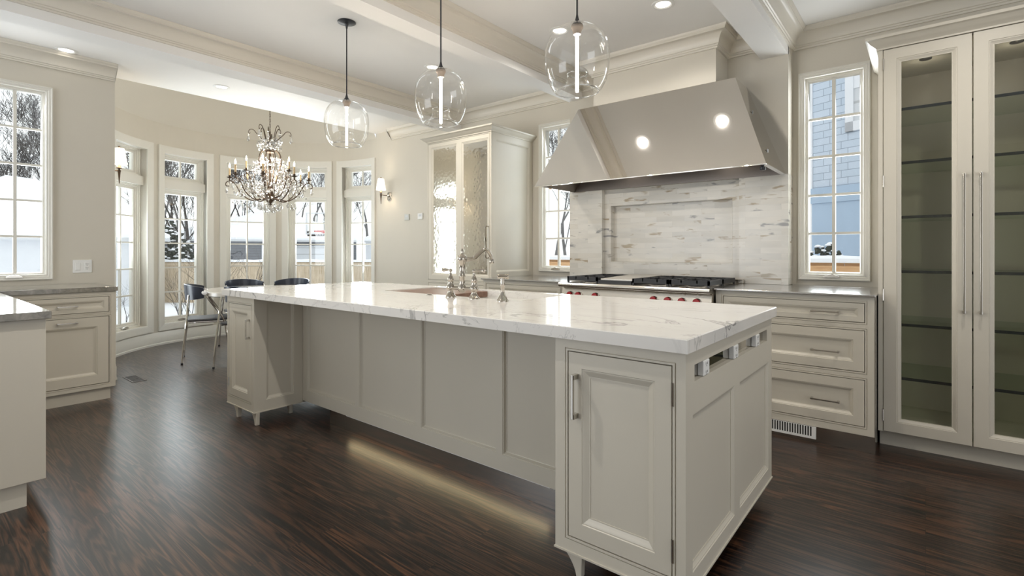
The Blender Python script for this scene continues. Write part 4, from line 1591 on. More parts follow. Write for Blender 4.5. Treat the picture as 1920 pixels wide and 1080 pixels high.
# ---------------------------------------------------------------- wall sconces
def sconce(wx, wy, ny, z, lab, reach=0.15):
    """ny = +1 / -1: the way the arm reaches out from the wall"""
    s = empty('wall_sconce', (wx, wy, z), lab, 'wall sconce', 'shaded wall sconces of the bay')
    m = MB()
    pl = [(0.045, 0.032), (0.032, 0.058), (-0.032, 0.058), (-0.045, 0.032), (-0.045, -0.032), (-0.032, -0.058), (0.032, -0.058), (0.045, -0.032)]
    m.prism(pl, X_, Z_, Vector((0, ny * 0.012, 0)))
    m.prism([(a * 0.7, b * 0.7) for a, b in pl], X_, Z_, Vector((0, ny * 0.018, 0)))
    m.v = [(a + wx, b + wy, c_ + z) for a, b, c_ in m.v]
    m.lathe([(0.022, 0.015), (0.02, 0.03), (0.008, 0.04), (0, 0.042)], (wx, wy, z + 0.005), 16, (0, ny, 0))
    m.build('backplate', 'nickel', s, bevel=0.002)
    cy_ = wy + ny * reach
    m = MB()
    m.tube([(wx, wy + ny * 0.02, z + 0.005), (wx, wy + ny * 0.06, z + 0.005), (wx, cy_, z + 0.008)], [0.006, 0.0045, 0.0055], 10)
    m.lathe([(0, -0.12), (0.0035, -0.115), (0.006, -0.07), (0.011, -0.01), (0.016, 0.012), (0.008, 0.02), (0.007, 0.028), (0.024, 0.034), (0.025, 0.038), (0.010, 0.044), (0, 0.044)], (wx, cy_, z), 16)
    m.build('arm', 'bronze', s, smooth=True)
    m = MB()
    m.lathe([(0, 0.044), (0.011, 0.044), (0.011, 0.10), (0, 0.10)], (wx, cy_, z), 14)
    m.build('candle_tube', 'candle_cream', s, smooth=True)
    m = MB()
    n = 48
    vs, fs = [], []
    for r, h in ((0.066, 0.075), (0.0655, 0.085), (0.042, 0.232)):
        for k in range(n):
            rr = r * (1 + (0.018 if k % 2 else 0))
            vs.append((wx + rr * math.cos(2 * PI * k / n), cy_ + rr * math.sin(2 * PI * k / n), z + h))
    for i in range(2):
        for k in range(n):
            k2 = (k + 1) % n
            fs.append((i * n + k, i * n + k2, (i + 1) * n + k2, (i + 1) * n + k))
    m._add(vs, fs)
    m.build('shade', 'shade_glow', s)
    m = MB()
    m.tube([(wx, cy_, z + 0.10), (wx, cy_, z + 0.24)], 0.002, 6)
    m.ball((wx, cy_, z + 0.247), 0.009, 10)
    m.build('finial', 'bronze', s, smooth=True)
    point_light('sconce_bulb', (0, ny * reach, 0.15), 4.0, (1, 0.80, 0.56), 0.03, s)
    return s


sconce(-5.885, YW, -1, 1.978, 'lit wall sconce with cream shade on the rear wall beside the bay')
sconce(-6.20, 1.34, 1, 1.985, 'lit wall sconce with white shade peeping out past the end of the left wall', 0.12)

# ---------------------------------------------------------------- switches on the walls
sw = empty('switch_plate', (XL, 1.105, 1.06), 'white double plate with rocker switch and outlet by the left window', 'switch plate')
m = MB()
m.box(XL, XL + 0.006, 1.040, 1.172, 1.005, 1.120)
m.build('plate', 'plastic_white', sw, bevel=0.002)
m = MB()
m.box(XL + 0.005, XL + 0.010, 1.058, 1.092, 1.030, 1.096)
m.build('rocker', 'plastic_white', sw, bevel=0.002)
m = MB()
m.box(XL + 0.005, XL + 0.009, 1.120, 1.154, 1.030, 1.096)
oo = m.build('outlet', 'plastic_white', sw, bevel=0.002)
m = MB()
for z in (1.046, 1.080):
    for dy in (-0.006, 0.006):
        m.box(XL + 0.0088, XL + 0.0096, 1.137 + dy - 0.0012, 1.137 + dy + 0.0012, z - 0.001, z + 0.008)
    m.box(XL + 0.0088, XL + 0.0096, 1.135, 1.139, z - 0.010, z - 0.006)
m.build('socket', 'gap_shadow', oo)
for x, lab, mt in ((-5.498, 'small square pale grey wall control left of the white one', 'griddle_paint'), (-5.222, 'small square white wall control next to the mirrored cabinet', 'plastic_white')):
    if mt not in M:
        paint(mt, (0.56, 0.57, 0.54, 1), 0.4, 0.01)
    t_ = empty('wall_control', (x, YW, 1.667), lab, 'wall control')
    m = MB()
    m.box(x - 0.048, x + 0.048, YW - 0.016, YW, 1.626, 1.708)
    m.build('housing', mt, t_, bevel=0.004)
    m = MB()
    m.box(x - 0.022, x + 0.030, YW - 0.0175, YW - 0.015, 1.664, 1.690)
    m.build('display', 'house_pale', t_)

# ---------------------------------------------------------------- floor register
fr = empty('floor_register', (-5.76, 1.47, 0), 'dark metal floor register lying in the oak floor before the bay', 'floor vent')
m = MB()
m.rrings((0, 0, 0), X_, Y_, Z_, [(-5.91, -5.60, 1.415, 1.530, 0.0006), (-5.908, -5.602, 1.417, 1.528, 0.004), (-5.895, -5.615, 1.430, 1.515, 0.004), (-5.895, -5.615, 1.430, 1.515, 0.0015)])
m.box(-5.760, -5.750, 1.430, 1.515, 0.001, 0.004)
m.build('frame', 'floor_oak', fr)
m = MB()
x = -5.888
while x < -5.62:
    if abs(x + 5.755) > 0.012:
        m.box(x, x + 0.006, 1.432, 1.513, 0.0012, 0.0036)
    x += 0.012
m.build('slats', 'register_bronze', fr)

# ---------------------------------------------------------------- dining table and chairs
TX, TY = -6.12, 2.86
tb = empty('dining_table', (TX, TY, 0), 'round off-white dining table under the chandelier, mostly behind the island', 'dining table')
m = MB()
m.lathe([(0, 0.70), (0.60, 0.70), (0.66, 0.703), (0.672, 0.712), (0.672, 0.748), (0.665, 0.756), (0, 0.756)], (TX, TY, 0), 64)
m.build('tabletop', 'table_lacquer', tb, smooth=True)
m = MB()
m.lathe([(0.0, 0.0005), (0.30, 0.0005), (0.30, 0.02), (0.12, 0.04), (0.06, 0.09), (0.05, 0.4), (0.06, 0.64), (0.16, 0.70), (0, 0.70)], (TX, TY, 0), 40)
m.build('pedestal', 'table_lacquer', tb, smooth=True)


def make_chair():
    root = empty('dining_chair', (0, 0, 0), '', 'chair', 'dining chairs round the table')
    m = MB()
    pts = []
    for a, b in ((-0.20, -0.18), (-0.21, 0.16), (-0.17, 0.20), (0.17, 0.20), (0.21, 0.16), (0.20, -0.18), (0.16, -0.21), (-0.16, -0.21)):
        pts.append((a, b))
    m.poly_z(pts, 0.445, 0.468)
    m.build('seat', 'seat_vinyl', root, bevel=0.008)
    m = MB()
    for sx in (-1, 1):
        m.tube([(sx * 0.19, -0.17, 0.435), (sx * 0.195, 0.17, 0.435)], 0.009, 8)
    m.tube([(-0.20, -0.12, 0.435), (0.20, -0.12, 0.435)], 0.009, 8)
    m.tube([(-0.20, 0.13, 0.435), (0.20, 0.13, 0.435)], 0.009, 8)
    m.build('seat_frame', 'chrome', root, smooth=True)
    for sx in (-1, 1):
        m = MB()
        p = smooth_path([(sx * 0.232, -0.235, 0.012), (sx * 0.224, -0.215, 0.25), (sx * 0.212, -0.195, 0.45), (sx * 0.196, -0.185, 0.62), (sx * 0.186, -0.175, 0.73)], 4)
        m.tube(p, 0.0105, 10)
        lg = m.build('leg', 'chrome', root, smooth=True)
        m = MB()
        m.tube([(sx * 0.2325, -0.236, 0.0005), (sx * 0.232, -0.235, 0.018)], 0.0115, 10)
        m.build('foot_cap', 'black_plastic', lg, smooth=True)
        m = MB()
        p = smooth_path([(sx * 0.222, 0.215, 0.012), (sx * 0.215, 0.19, 0.24), (sx * 0.206, 0.15, 0.445), (sx * 0.226, 0.06, 0.60), (sx * 0.222, -0.02, 0.72)], 4)
        m.tube(p, 0.0105, 10)
        lg = m.build('leg', 'chrome', root, smooth=True)
        m = MB()
        m.tube([(sx * 0.2225, 0.2155, 0.0005), (sx * 0.222, 0.215, 0.018)], 0.0115, 10)
        m.build('foot_cap', 'black_plastic', lg, smooth=True)
    # wrap-round back band
    m = MB()
    n = 20
    secs = []
    for k in range(n + 1):
        a = R_(-10 - 160 * k / n)
        hgt = 0.085 + 0.055 * math.sin(PI * k / n) ** 0.7
        zc = 0.748 + 0.006 * math.sin(PI * k / n)
        rx, ry = 0.225, 0.215
        secs.append([(q * rx * math.cos(a), -0.0 + q * ry * math.sin(a), zc + dz * hgt * 0.62) for q, dz in ((1.0, -1), (1.06, 1), (1.0, 1), (0.94, -1))])
    vs = [p for s_ in secs for p in s_]
    fs = []
    for i in range(n):
        for k in range(4):
            k2 = (k + 1) % 4
            fs.append((4 * i + k, 4 * i + 4 + k, 4 * i + 4 + k2, 4 * i + k2))
    fs += [(0, 1, 2, 3), (4 * n + 3, 4 * n + 2, 4 * n + 1, 4 * n)]
    m._add(vs, fs)
    m.build('backrest', 'chair_blue', root, smooth=True, angle=50)
    for sx in (-1, 1):
        m = MB()
        m.lathe([(0, 0.006), (0.026, 0.005), (0.029, 0.0), (0.026, -0.005), (0, -0.006)], (sx * 0.2245, -0.030, 0.752), 16, (1, 0.0, 0))
        m.build('band_end', 'nickel', root, smooth=True)
    return root


ch = make_chair()
cspots = [(-6.22, 2.27, -20, 'dining chair with curved navy back standing nearest the bay windows, its whole back in view'),
          (-5.56, 2.43, 32, 'dining chair next to the left end of the island, half hidden by it'),
          (-6.68, 2.88, -92, 'dining chair across the table, its dark back showing over the left island corner'),
          (-6.42, 3.32, -145, 'dining chair whose dark back shows over the island below the basketball hoop window')]
for i, (x, y, a, lab) in enumerate(cspots):
    o = ch if i == 0 else copy_tree(ch)
    o.location = (x, y, 0)
    o.rotation_euler = (0, 0, R_(a))
    o['label'] = lab

# ---------------------------------------------------------------- chandelier
KX, KY = -6.19, 2.95
ck = empty('chandelier', (KX, KY, 1.66), 'bronze and crystal candle chandelier hanging in the bay', 'chandelier')
K = Vector((KX, KY, 0))


def pol(r, a, z):
    return K + Vector((r * math.cos(a), r * math.sin(a), z))


m = MB()
z = 2.66
k = 0
while z < 3.58:
    u = X_ if k % 2 else Y_
    loop = [K + Z_ * (z + 0.020 * math.sin(2 * PI * t / 10)) + u * 0.008 * math.cos(2 * PI * t / 10) for t in range(11)]
    m.tube(loop, 0.0022, 5, cap=False)
    z += 0.032
    k += 1
m.build('chain', 'bronze', ck, smooth=True)
m = MB()
m.lathe([(0, 3.605), (0.06, 3.60), (0.06, 3.585), (0.02, 3.57), (0, 3.56)], K, 20)
m.build('ceiling_canopy', 'bronze', ck, smooth=True)
m = MB()
m.lathe([(0, 2.66), (0.008, 2.65), (0.010, 2.56), (0.03, 2.54), (0.035, 2.52), (0.012, 2.49), (0.010, 2.42), (0.05, 2.415), (0.052, 2.40), (0.014, 2.385), (0.012, 2.0), (0.03, 1.93), (0.055, 1.86), (0.06, 1.83), (0.04, 1.80), (0.018, 1.78), (0.022, 1.765), (0, 1.75)], K, 20)
m.build('stem', 'bronze', ck, smooth=True, angle=60)
# crown tier: curled branches
for k in range(8):
    a = 2 * PI * k / 8 + 0.25
    m = MB()
    big = k % 2
    r1 = 0.235 if big else 0.155
    zt_ = 2.665 if big else 2.71
    p = smooth_path([pol(0.012, a, 2.50), pol(0.055, a, 2.53), pol(r1 * 0.60, a, zt_ - 0.05), pol(r1 * 0.76, a, zt_ - 0.004), pol(r1 * 0.92, a, zt_), pol(r1, a, zt_ - 0.028), pol(r1 * 0.97, a, zt_ - 0.052), pol(r1 * 0.91, a, zt_ - 0.040)], 4)
    m.tube(p, [0.005 - 0.002 * i / len(p) for i in range(len(p))], 6)
    m.build('crown_branch', 'bronze', ck, smooth=True)
# cage ribs
for k in range(8):
    a = 2 * PI * k / 8
    m = MB()
    p = smooth_path([pol(0.02, a, 2.405), pol(0.075, a, 2.425), pol(0.118, a, 2.375), pol(0.130, a, 2.28), pol(0.100, a, 2.14), pol(0.065, a, 2.02), pol(0.055, a, 1.92), pol(0.05, a, 1.85)], 4)
    m.tube(p, 0.0052, 6)
    m.build('cage_rib', 'bronze', ck, smooth=True)


def candle_arm(a, r, zc, zlow, name):
    m = MB()
    p = smooth_path([pol(0.04, a, 1.835), pol(0.12, a, zlow + 0.01), pol(r * 0.48, a, zlow), pol(r * 0.72, a, zlow + 0.075), pol(r * 0.86, a, zc - 0.075), pol(r * 0.97, a, zc - 0.035), pol(r * 1.08, a, zc - 0.055), pol(r * 1.09, a, zc - 0.095), pol(r * 1.01, a, zc - 0.100)], 4)
    m.tube(p, [0.0085 - 0.0045 * i / len(p) for i in range(len(p))], 7)
    p = smooth_path([pol(r * 0.74, a, zlow + 0.085), pol(r * 0.66, a, zc - 0.055), pol(r * 0.76, a, zc + 0.0), pol(r * 0.87, a, zc - 0.025), pol(r * 0.83, a, zc - 0.062), pol(r * 0.77, a, zc - 0.045)], 4)
    m.tube(p, 0.004, 6)
    o = m.build('arm', 'bronze', ck, smooth=True)
    C = pol(r, a, zc)
    m = MB()
    m.lathe([(0, -0.045), (0.006, -0.04), (0.008, -0.02), (0.005, -0.008), (0.028, 0.0), (0.036, 0.008), (0.034, 0.009), (0.012, 0.004), (0.012, 0.022), (0.014, 0.024), (0.014, 0.030), (0, 0.030)], C, 14)
    m.build('bobeche', 'bronze', o, smooth=True, angle=60)
    m = MB()
    m.lathe([(0, 0.030), (0.0105, 0.030), (0.0105, 0.115), (0.006, 0.118), (0, 0.118)], C, 12)
    m.build('candle', 'candle_cream', o, smooth=True)
    m = MB()
    m.lathe([(0, 0.118), (0.006, 0.119), (0.0105, 0.135), (0.0085, 0.152), (0.004, 0.166), (0, 0.180)], C, 10)
    m.build('flame_bulb', 'candle_glow', o, smooth=True)
    return C


cups = []
for k in range(8):
    cups.append(candle_arm(2 * PI * k / 8 + 0.18, 0.440, 2.075, 1.815, 'arm'))
for k in range(5):
    cups.append(candle_arm(2 * PI * k / 5 + 0.5, 0.255, 2.165, 1.86, 'arm'))
point_light('chandelier_light', (0, 0, 0.56), 34.0, (1, 0.95, 0.88), 0.22, ck)
# crystals: one faceted drop, copied
random.seed(5)


def drop_mesh(name, w, h):
    m = MB()
    m.lathe([(0, 0), (w * 0.35, -h * 0.12), (w * 0.62, -h * 0.45), (w, -h * 0.72), (w * 0.6, -h * 0.93), (0, -h)], (0, 0, 0), 6)
    m.lathe([(0, 0.012), (w * 0.45, 0.006), (0, 0.0)], (0, 0, 0), 6)
    me = bpy.data.meshes.new(name)
    me.from_pydata(m.v, [], m.f)
    me.materials.append(M['crystal_glass'])
    return me


drop = drop_mesh('crystal_drop', 0.017, 0.070)
places = []
for k in range(8):
    a = 2 * PI * k / 8 + 0.25
    r1 = 0.235 if k % 2 else 0.155
    places.append((pol(r1, a, 2.60 if k % 2 else 2.65), 1.15))
for k in range(14):
    places.append((pol(0.095 + 0.03 * (k % 2), 2 * PI * k / 14, 2.545 - 0.05 * (k % 2)), 0.9))
for k in range(8):
    a = 2 * PI * k / 8 + 0.18
    places.append((pol(0.475, a, 1.975), 1.2))
    places.append((pol(0.44, a + 0.09, 2.045), 0.8))
    places.append((pol(0.36, a, 1.93), 1.0))
for k in range(20):
    places.append((pol(0.20 + 0.05 * (k % 3), 2 * PI * k / 20 + 0.1, 1.80 - 0.01 * (k % 3)), 1.05))
for k in range(12):
    places.append((pol(0.105, 2 * PI * k / 12, 1.765), 1.1))
for k in range(6):
    places.append((pol(0.05, 2 * PI * k / 6, 1.735), 1.0))
for i, (p, s_) in enumerate(places):
    o = bpy.data.objects.new('crystal', drop)
    COL.objects.link(o)
    o.parent = ck
    o.location = p - ck.location
    o.rotation_euler = (0, 0, random.random() * 3)
    o.scale = (s_,) * 3
# the many small beads and rosettes that fill the cage
m = MB()
for k in range(900):
    t = random.random()
    a = random.random() * 2 * PI
    if k < 200:
        zz, rr = 2.43 + 0.14 * random.random(), 0.03 + 0.11 * random.random()
    elif k < 640:
        zz = 1.83 + 0.50 * t
        rr = (0.13 + 0.16 * math.sin(PI * min(1, (1 - t) * 1.05)) ** 1.0) * (0.55 + 0.45 * random.random())
    else:
        zz, rr = 1.86 + 0.16 * random.random(), 0.12 + 0.30 * random.random()
    w = 0.009 + 0.009 * random.random()
    C = pol(rr, a, zz)
    m.lathe([(0, w * 1.3), (w, 0), (0, -w * 1.3)], C, 5, (random.random() - 0.5, random.random() - 0.5, 0.6))
tag(m.build('crystal_beads', 'crystal_glass', ck), kind='stuff')


# ---------------------------------------------------------------- winter yard outside the windows
GZ = -0.8
m = MB()
m.box(-90, 60, -60, 110, GZ - 0.3, GZ)
tag(m.build('snow_ground', 'snow'), 'snow covered yard outside the windows', 'snow', kind='structure')
RV = Vector((CY, SY, 0))          # sideways as the camera sees it
FV = Vector((-SY, CY, 0))         # away from the camera


def spot(px, D):
    p = at(px, HOR, D)
    return Vector((p.x, p.y, GZ))


def board_fence(name, A, B, z0, z1, vertical, mat, label, snow=0.10):
    A, B = Vector(A), Vector(B)
    d = (B - A)
    L = d.length
    d.normalize()
    nrm = Vector((-d.y, d.x, 0))
    f = empty(name, (A.x, A.y, z0), label, 'fence')
    rnd = random.Random(3)
    m = MB()
    if vertical:
        x = 0
        while x < L:
            m.obox(A + d * x + Z_ * (z0 - A.z) + nrm * rnd.uniform(0, 0.006), d * 0.138, nrm * 0.02, Z_ * (z1 - z0))
            x += 0.143
    else:
        z, r = z0, 0
        while z < z1 - 0.05:
            x = -rnd.uniform(0, 1.5)
            while x < L:
                ln = rnd.uniform(1.2, 2.4)
                a, b = max(x, 0), min(x + ln, L)
                if b > a:
                    m.obox(A + d * a + Z_ * (z - A.z) + nrm * rnd.uniform(0, 0.01), d * (b - a - 0.008), nrm * 0.025, Z_ * 0.128)
                x += ln
            z += 0.134
    m.build('boards', mat, f)
    x = 0.0
    m = MB()
    while x < L:
        m.obox(A + d * x + Z_ * (z0 - A.z) + nrm * 0.03, d * 0.09, nrm * 0.09, Z_ * (z1 - z0 - 0.02))
        x += 2.4
    tag(m.build('posts', mat, f), kind='stuff')
    m = MB()
    m.obox(A + Z_ * (z1 - A.z - 0.14) - nrm * 0.03, d * L, nrm * 0.03, Z_ * 0.09)
    m.build('rail', mat, f)
    m = MB()
    n = int(L / 0.35)
    vs, fs = [], []
    for i in range(n + 1):
        h = snow * rnd.uniform(0.75, 1.15)
        p = A + d * (L * i / n) + Z_ * (z1 - A.z)
        for o, zz in ((-0.05, 0), (-0.055, h * 0.6), (-0.02, h), (0.06, h), (0.10, h * 0.6), (0.09, 0)):
            vs.append(p + nrm * o + Z_ * zz)
    for i in range(n):
        for k in range(5):
            fs.append((6 * i + k, 6 * i + 6 + k, 6 * i + 7 + k, 6 * i + k + 1))
    m._add(vs, fs)
    m.build('snow_cap', 'snow', f, smooth=True)
    return f


board_fence('board_fence', spot(285, 20), spot(735, 20), GZ, 0.80, True, 'fence_wood', 'pale vertical board fence with a snow cap behind the bay')
board_fence('plank_fence', (-7.4, 9.45, GZ), (6, 9.45, GZ), GZ, 1.02, False, 'fence_orange', 'orange horizontal plank fence with a snow cap before the blue house', 0.11)


def outbuilding(name, C, w, dp, wall_h, roof_h, wall_mat, label, apex=0.5, over=0.45):
    """hip-roofed building facing the camera, C = middle of its front wall on the ground"""
    h = empty(name, C, label, 'building')
    F2 = Vector((C.x, C.y, 0)).normalized()
    R2 = Vector((F2.y, -F2.x, 0))
    P = lambda u, v, z: C + R2 * u + F2 * v + Z_ * z
    m = MB()
    m.obox(P(-w / 2, 0, 0), R2 * w, F2 * dp, Z_ * wall_h)
    m.build('wall', wall_mat, h)
    m = MB()
    a, b = w / 2 + over, dp + over
    e = [P(-a, -over, wall_h), P(a, -over, wall_h), P(a, b, wall_h), P(-a, b, wall_h)]
    e2 = [p + Z_ * 0.22 for p in e]
    x = -w / 2 + w * apex
    r = [P(x - 0.4, dp * 0.45, wall_h + roof_h), P(x + 0.4, dp * 0.55, wall_h + roof_h)]
    m._add(e + e2 + r, [(0, 3, 2, 1), (0, 1, 5, 4), (1, 2, 6, 5), (2, 3, 7, 6), (3, 0, 4, 7), (4, 5, 9, 8), (5, 6, 9), (6, 7, 8, 9), (7, 4, 8)])
    rf = m.build('roof', 'snow', h)
    m = MB()
    m.obox(P(-a, -over - 0.03, wall_h - 0.04), R2 * 2 * a, F2 * 0.04, Z_ * 0.13)
    m.build('fascia', 'house_pale', h)
    return h, P, R2, F2


h, P, R2, F2 = outbuilding('garage', spot(500, 34), 11.6, 9.0, 2.72, 2.45, 'siding_grey', 'dark grey garage with a snowy hip roof behind the board fence', 0.56)
m = MB()
m.obox(P(-0.3, -0.06, 0), R2 * 0.32, F2 * 0.06, Z_ * 2.5)
m.build('trim_board', 'house_white', h)
m = MB()
m.obox(P(0.02, -0.05, 0), R2 * 0.55, F2 * 0.05, Z_ * 2.45)
m.build('blue_panel', 'panel_blue', h)
m = MB()
m.obox(P(0.95, -0.05, 0), R2 * 4.2, F2 * 0.05, Z_ * 2.4)
m.build('garage_door', 'siding_pale', h)

h, P, R2, F2 = outbuilding('cottage', spot(790, 52), 11.0, 8.0, 3.0, 2.3, 'house_white', 'white cottage with a snowy roof seen through the rightmost bay window', 0.3)
m = MB()
m.obox(P(-3.3, -0.05, 1.05), R2 * 1.1, F2 * 0.05, Z_ * 1.2)
f_ = m.build('window', 'house_pale', h)
m = MB()
m.obox(P(-3.2, -0.07, 1.12), R2 * 0.82, F2 * 0.03, Z_ * 1.05)
m.build('pane', 'siding_grey', f_)

h, P, R2, F2 = outbuilding('white_house', spot(75, 17), 6.6, 7.0, 2.42, 2.4, 'house_white', 'white house with a big snowy roof outside the left window', 0.42, 0.3)
m = MB()
for z in (1.22, 1.42):
    m.lathe([(0, -0.06), (0.09, -0.03), (0.09, 0.06), (0, 0.09)], P(2.75, -0.10, z + 0.35), 10)
m.build('wall_lantern', 'dark_metal', h)


# basketball hoop
bh = empty('basketball_hoop', spot(608, 18.6), 'basketball backboard with red rim on a pole beyond the fence', 'basketball hoop')
C = at(608, 419, 18.6)
P = lambda u, v, z: C + RV * u + FV * v + Z_ * z
m = MB()
fr_ = 0.045
for (a, b, c, d) in ((-0.68, 0.68, 0.36, 0.40), (-0.68, 0.68, -0.40, -0.36), (-0.68, -0.64, -0.40, 0.40), (0.64, 0.68, -0.40, 0.40)):
    m.obox(P(a, 0, c), RV * (b - a), FV * fr_, Z_ * (d - c))
for (a, b, c, d) in ((-0.26, 0.26, 0.06, 0.10), (-0.26, 0.26, -0.28, -0.24), (-0.26, -0.22, -0.28, 0.10), (0.22, 0.26, -0.28, 0.10)):
    m.obox(P(a, -0.005, c), RV * (b - a), FV * 0.01, Z_ * (d - c))
m.build('backboard_frame', 'house_white', bh)
m = MB()
m.obox(P(-0.64, 0.015, -0.36), RV * 1.28, FV * 0.012, Z_ * 0.72)
m.build('backboard_pane', 'window_glass', bh)
m = MB()
m.tube([P(0.23 * math.cos(t * PI / 10) * 1.0, -0.30 + 0.23 * math.sin(t * PI / 10), -0.30) for t in range(21)], 0.018, 6, cap=False)
m.obox(P(-0.06, -0.10, -0.36), RV * 0.12, FV * 0.10, Z_ * 0.10)
m.build('rim', 'hoop_red', bh)
m = MB()
for t in range(12):
    a = 2 * PI * t / 12
    m.tube([P(0.22 * math.cos(a), -0.30 + 0.22 * math.sin(a), -0.31), P(0.16 * math.cos(a + 0.3), -0.30 + 0.16 * math.sin(a + 0.3), -0.5), P(0.12 * math.cos(a), -0.30 + 0.12 * math.sin(a), -0.68)], 0.006, 4)
m.build('net', 'house_white', bh)
m = MB()
m.tube([P(-0.62, 0.06, -0.28), P(-0.62, 0.06, -0.42), P(0, 0.06, -0.42)], 0.05, 6)
m.tube([P(0, 0.06, 0.3), P(0, 0.06, -0.45)], 0.04, 6)
m.tube([P(0, 0.06, -0.40), P(0.25, 0.9, -0.75), P(0.3, 1.1, GZ - C.z)], 0.06, 6)
m.build('pole', 'dark_metal', bh)


# neighbouring blue house on the right
A = spot(1524, 12.6)
wd = Vector((0.91, -0.415, 0)).normalized()
wn = Vector((wd.y, -wd.x, 0))      # outward, towards us
nh = empty('blue_house', A, 'pale blue shingled house seen through the right window', 'house')
nh.rotation_euler = (0, 0, math.atan2(wd.y, wd.x))


def house_part(name, mat, boxes, parent=nh):
    """boxes (u0, u1, proud, back, z0, z1) in the wall's own frame"""
    me = MB()
    for u0, u1, f0, f1, z0, z1 in boxes:
        me.box(u0, u1, f0, f1, z0 - GZ, z1 - GZ)
    d = bpy.data.meshes.new(name)
    d.from_pydata(me.v, [], me.f)
    d.materials.append(M[mat])
    o = bpy.data.objects.new(name, d)
    COL.objects.link(o)
    o.parent = parent
    return o


house_part('shingle_wall', 'shingle_blue', [(0, 11, 0, 6, 2.75, 7.5)])
house_part('lower_wall', 'panel_blue', [(0, 11, -0.03, 6, GZ, 2.38)])
house_part('band_board', 'panel_blue', [(-0.02, 11.02, -0.06, 6, 2.38, 2.75)])
house_part('corner_board', 'house_white', [(-0.10, 0.0, -0.02, 0.2, GZ, 7.5)])
wf = house_part('window_frame', 'house_white', [(0.80, 0.98, -0.05, 0, 3.98, 6.4), (0.80, 2.4, -0.05, 0, 3.98, 4.20), (0.98, 2.4, -0.03, 0, 4.95, 5.35), (2.2, 2.4, -0.05, 0, 3.98, 6.4)])
house_part('window_pane', 'siding_pale', [(0.98, 2.2, -0.01, 0, 4.20, 6.3)], wf)
house_part('door_casing', 'house_white', [(1.33, 1.52, -0.07, -0.03, GZ, 2.38)])


# ---------------------------------------------------------------- bare trees and snowy shrubs
def grow(m, p, d, length, r, depth, rnd, sides, droop=0.0):
    n = 3 if depth > 1 else 2
    pts, rad = [p], [r]
    q, dd = p.copy(), d.copy()
    for i in range(n):
        dd = (dd + Vector((rnd.uniform(-1, 1), rnd.uniform(-1, 1), rnd.uniform(-0.6, 1) - droop)) * 0.16).normalized()
        q = q + dd * (length / n)
        pts.append(q.copy())
        rad.append(r * (1 - 0.45 * (i + 1) / n))
    m.tube(pts, rad, sides if depth > 2 else 3, cap=False)
    if depth == 0:
        return
    kids = rnd.choice((2, 3, 3)) + (1 if depth == 3 else 0)
    for k in range(kids):
        t = rnd.uniform(0.35, 1.0) if k else 1.0
        i = min(int(t * n), n - 1)
        s = pts[i].lerp(pts[i + 1], t * n - i)
        ax = Vector((rnd.uniform(-1, 1), rnd.uniform(-1, 1), rnd.uniform(-0.3, 0.8)))
        nd = (dd + ax * 0.75).normalized()
        grow(m, s, nd, length * rnd.uniform(0.6, 0.82), max(rad[-1] * rnd.uniform(0.55, 0.8), 0.0008), depth - 1, rnd, sides, droop)


tree_mesh = []
for sd, dep in ((11, 7), (23, 7), (37, 7)):
    rnd = random.Random(sd)
    m = MB()
    grow(m, Vector((0, 0, 0)), Vector((0, 0, 1)), 0.25, 0.0095, dep, rnd, 5)
    zmax = max(v[2] for v in m.v)
    me = bpy.data.meshes.new('bare_tree')
    me.from_pydata([(x / zmax, y / zmax, z / zmax) for x, y, z in m.v], [], m.f)
    tree_mesh.append(me)
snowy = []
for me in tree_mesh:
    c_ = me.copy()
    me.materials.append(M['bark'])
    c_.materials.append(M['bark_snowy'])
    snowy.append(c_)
TL = [(316, 27, 11, 0, 0, 'bare tree behind the second bay window, left one of the thicket'), (334, 24, 9, 1, 0, 'bare tree in the middle of the thicket behind the second bay window'),
      (352, 30, 12, 2, 0, 'bare tree behind the second bay window, right one of the thicket'), (368, 26, 10, 0, 0, 'bare tree at the right edge of the second bay window'),
      (300, 34, 13, 2, 1, 'tall grey bare tree far behind the second bay window'), (342, 38, 13, 1, 1, 'tall grey bare tree farthest behind the thicket'),
      (432, 46, 13, 1, 0, 'dark bare tree left of the garage roof'), (462, 52, 15, 2, 0, 'dark bare tree behind the garage roof under the chandelier'), (500, 56, 16, 0, 0, 'dark bare tree behind the peak of the garage roof'),
      (560, 50, 15, 2, 1, 'grey bare tree behind the garage in the hoop window'), (590, 46, 15, 1, 1, 'grey bare tree above the basketball backboard'), (615, 54, 16, 0, 1, 'grey bare tree at the right edge of the hoop window'),
      (662, 52, 16, 1, 1, 'grey bare tree behind the cottage, left one'), (690, 56, 17, 2, 1, 'grey bare tree behind the cottage, right one'), (224, 27, 10, 2, 1, 'grey bare tree behind the sconce window'),
      (62, 24.5, 10, 1, 0, 'big dark bare tree outside the left window'), (12, 28, 12, 0, 0, 'dark bare tree at the left picture edge'), (40, 40, 13, 2, 1, 'grey bare tree behind the snowy roof in the left window'), (78, 36, 12, 0, 1, 'grey bare tree right of the snowy roof in the left window'),
      (1038, 36, 12, 2, 1, 'snowy bare tree behind the left range window'), (1066, 40, 13, 1, 1, 'snowy bare tree behind the splashback edge in the left range window')]
for i, (px, D, hgt, k, sn, lab) in enumerate(TL):
    o = bpy.data.objects.new('bare_tree', (snowy if sn else tree_mesh)[k])
    COL.objects.link(o)
    o.location = spot(px, D) - Vector((0, 0, 0.05))
    o.rotation_euler = (0, 0, i * 1.7)
    o.scale = (hgt * 0.95, hgt * 0.95, hgt)
    tag(o, lab, 'tree', 'bare winter trees outside')

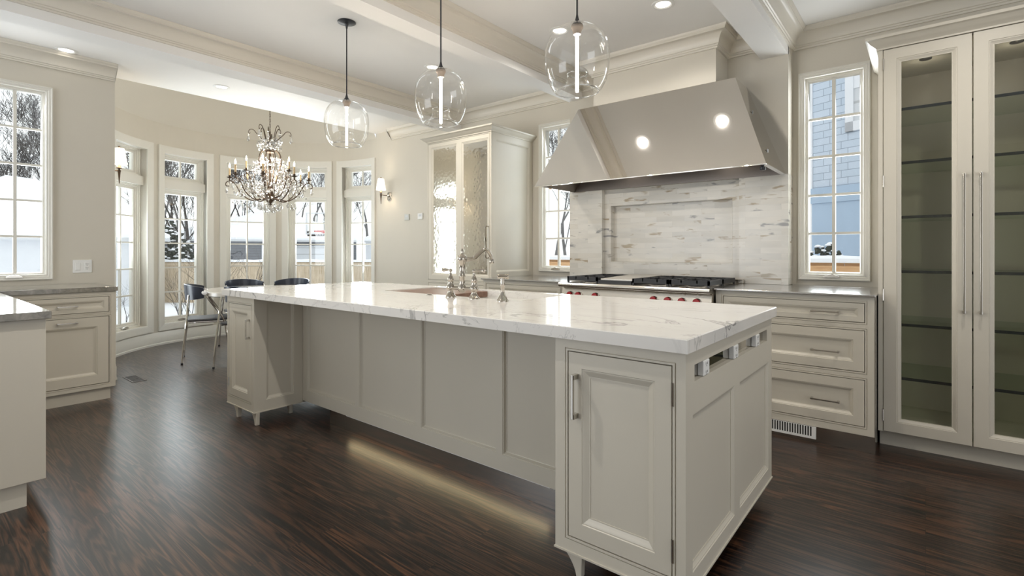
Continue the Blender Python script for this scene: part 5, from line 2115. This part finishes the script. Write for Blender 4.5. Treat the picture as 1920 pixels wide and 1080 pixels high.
# young bare shrubs close behind the bay
rnd = random.Random(8)
m = MB()
for k in range(9):
    a = rnd.uniform(0, 2 * PI)
    grow(m, Vector((0.1 * math.cos(a), 0.1 * math.sin(a), 0)), Vector((0.55 * math.cos(a), 0.55 * math.sin(a), 1)).normalized(), 0.36, 0.008, 3, rnd, 4)
me = bpy.data.meshes.new('bare_shrub')
me.from_pydata(m.v, [], m.f)
me.materials.append(M['bark'])
for i, (px, D, hgt, lab) in enumerate(((350, 13.0, 2.1, 'bare twiggy shrub in the snow outside the second bay window'), (222, 11.5, 1.6, 'bare twiggy shrub outside the window behind the left sconce'),
                                       (436, 17, 3.0, 'thin bare shrub before the fence at the left side of the third bay window'))):
    o = bpy.data.objects.new('bare_shrub', me)
    COL.objects.link(o)
    o.location = spot(px, D)
    o.rotation_euler = (0, 0, i * 2.1)
    o.scale = (hgt,) * 3
    tag(o, lab, 'shrub', 'bare shrubs in the snow')


def snowy_bush(name, C, rx, rz, n, label, seed):
    b = empty(name, C, label, 'shrub')
    rnd = random.Random(seed)
    m, w = MB(), MB()
    for k in range(n):
        a, t = rnd.uniform(0, 2 * PI), rnd.random()
        q = C + Vector((rx * math.cos(a) * math.sqrt(t), rx * math.sin(a) * math.sqrt(t), rz * (0.25 + 0.75 * rnd.random()) * (1.0 - 0.55 * t)))
        s = rnd.uniform(0.06, 0.13) * rx * 1.6
        d = Vector((rnd.uniform(-1, 1), rnd.uniform(-1, 1), rnd.uniform(0.2, 1)))
        m.lathe([(0, -s), (s * 0.55, -s * 0.3), (s * 0.4, s * 0.4), (0, s)], q, 5, d)
        if rnd.random() < 0.6:
            w.lathe([(0, -s * 0.2), (s * 0.7, 0.0), (s * 0.45, s * 0.3), (0, s * 0.4)], q + Z_ * s * 0.7, 6)
    m.build('foliage', 'needle_green', b)
    w.build('snow', 'snow', b, smooth=True)


snowy_bush('snowy_bush', at(1543, 520, 10.2) * 1.0 + Vector((0, 0, -0.25)), 0.5, 0.9, 160, 'dark green bush with snow behind the plank fence', 4)
snowy_bush('snowy_bush', at(1580, 520, 10.0) + Vector((0, 0, -0.20)), 0.28, 0.62, 70, 'small snowy bush tip right of the larger one above the plank fence', 6)
snowy_bush('evergreen', spot(322, 22.5), 0.9, 3.3, 420, 'dark snow-laden evergreen above the board fence in the second bay window', 9)
snowy_bush('evergreen', spot(360, 23.5), 0.75, 2.5, 300, 'smaller snow-laden evergreen right of the larger one in the second bay window', 10)
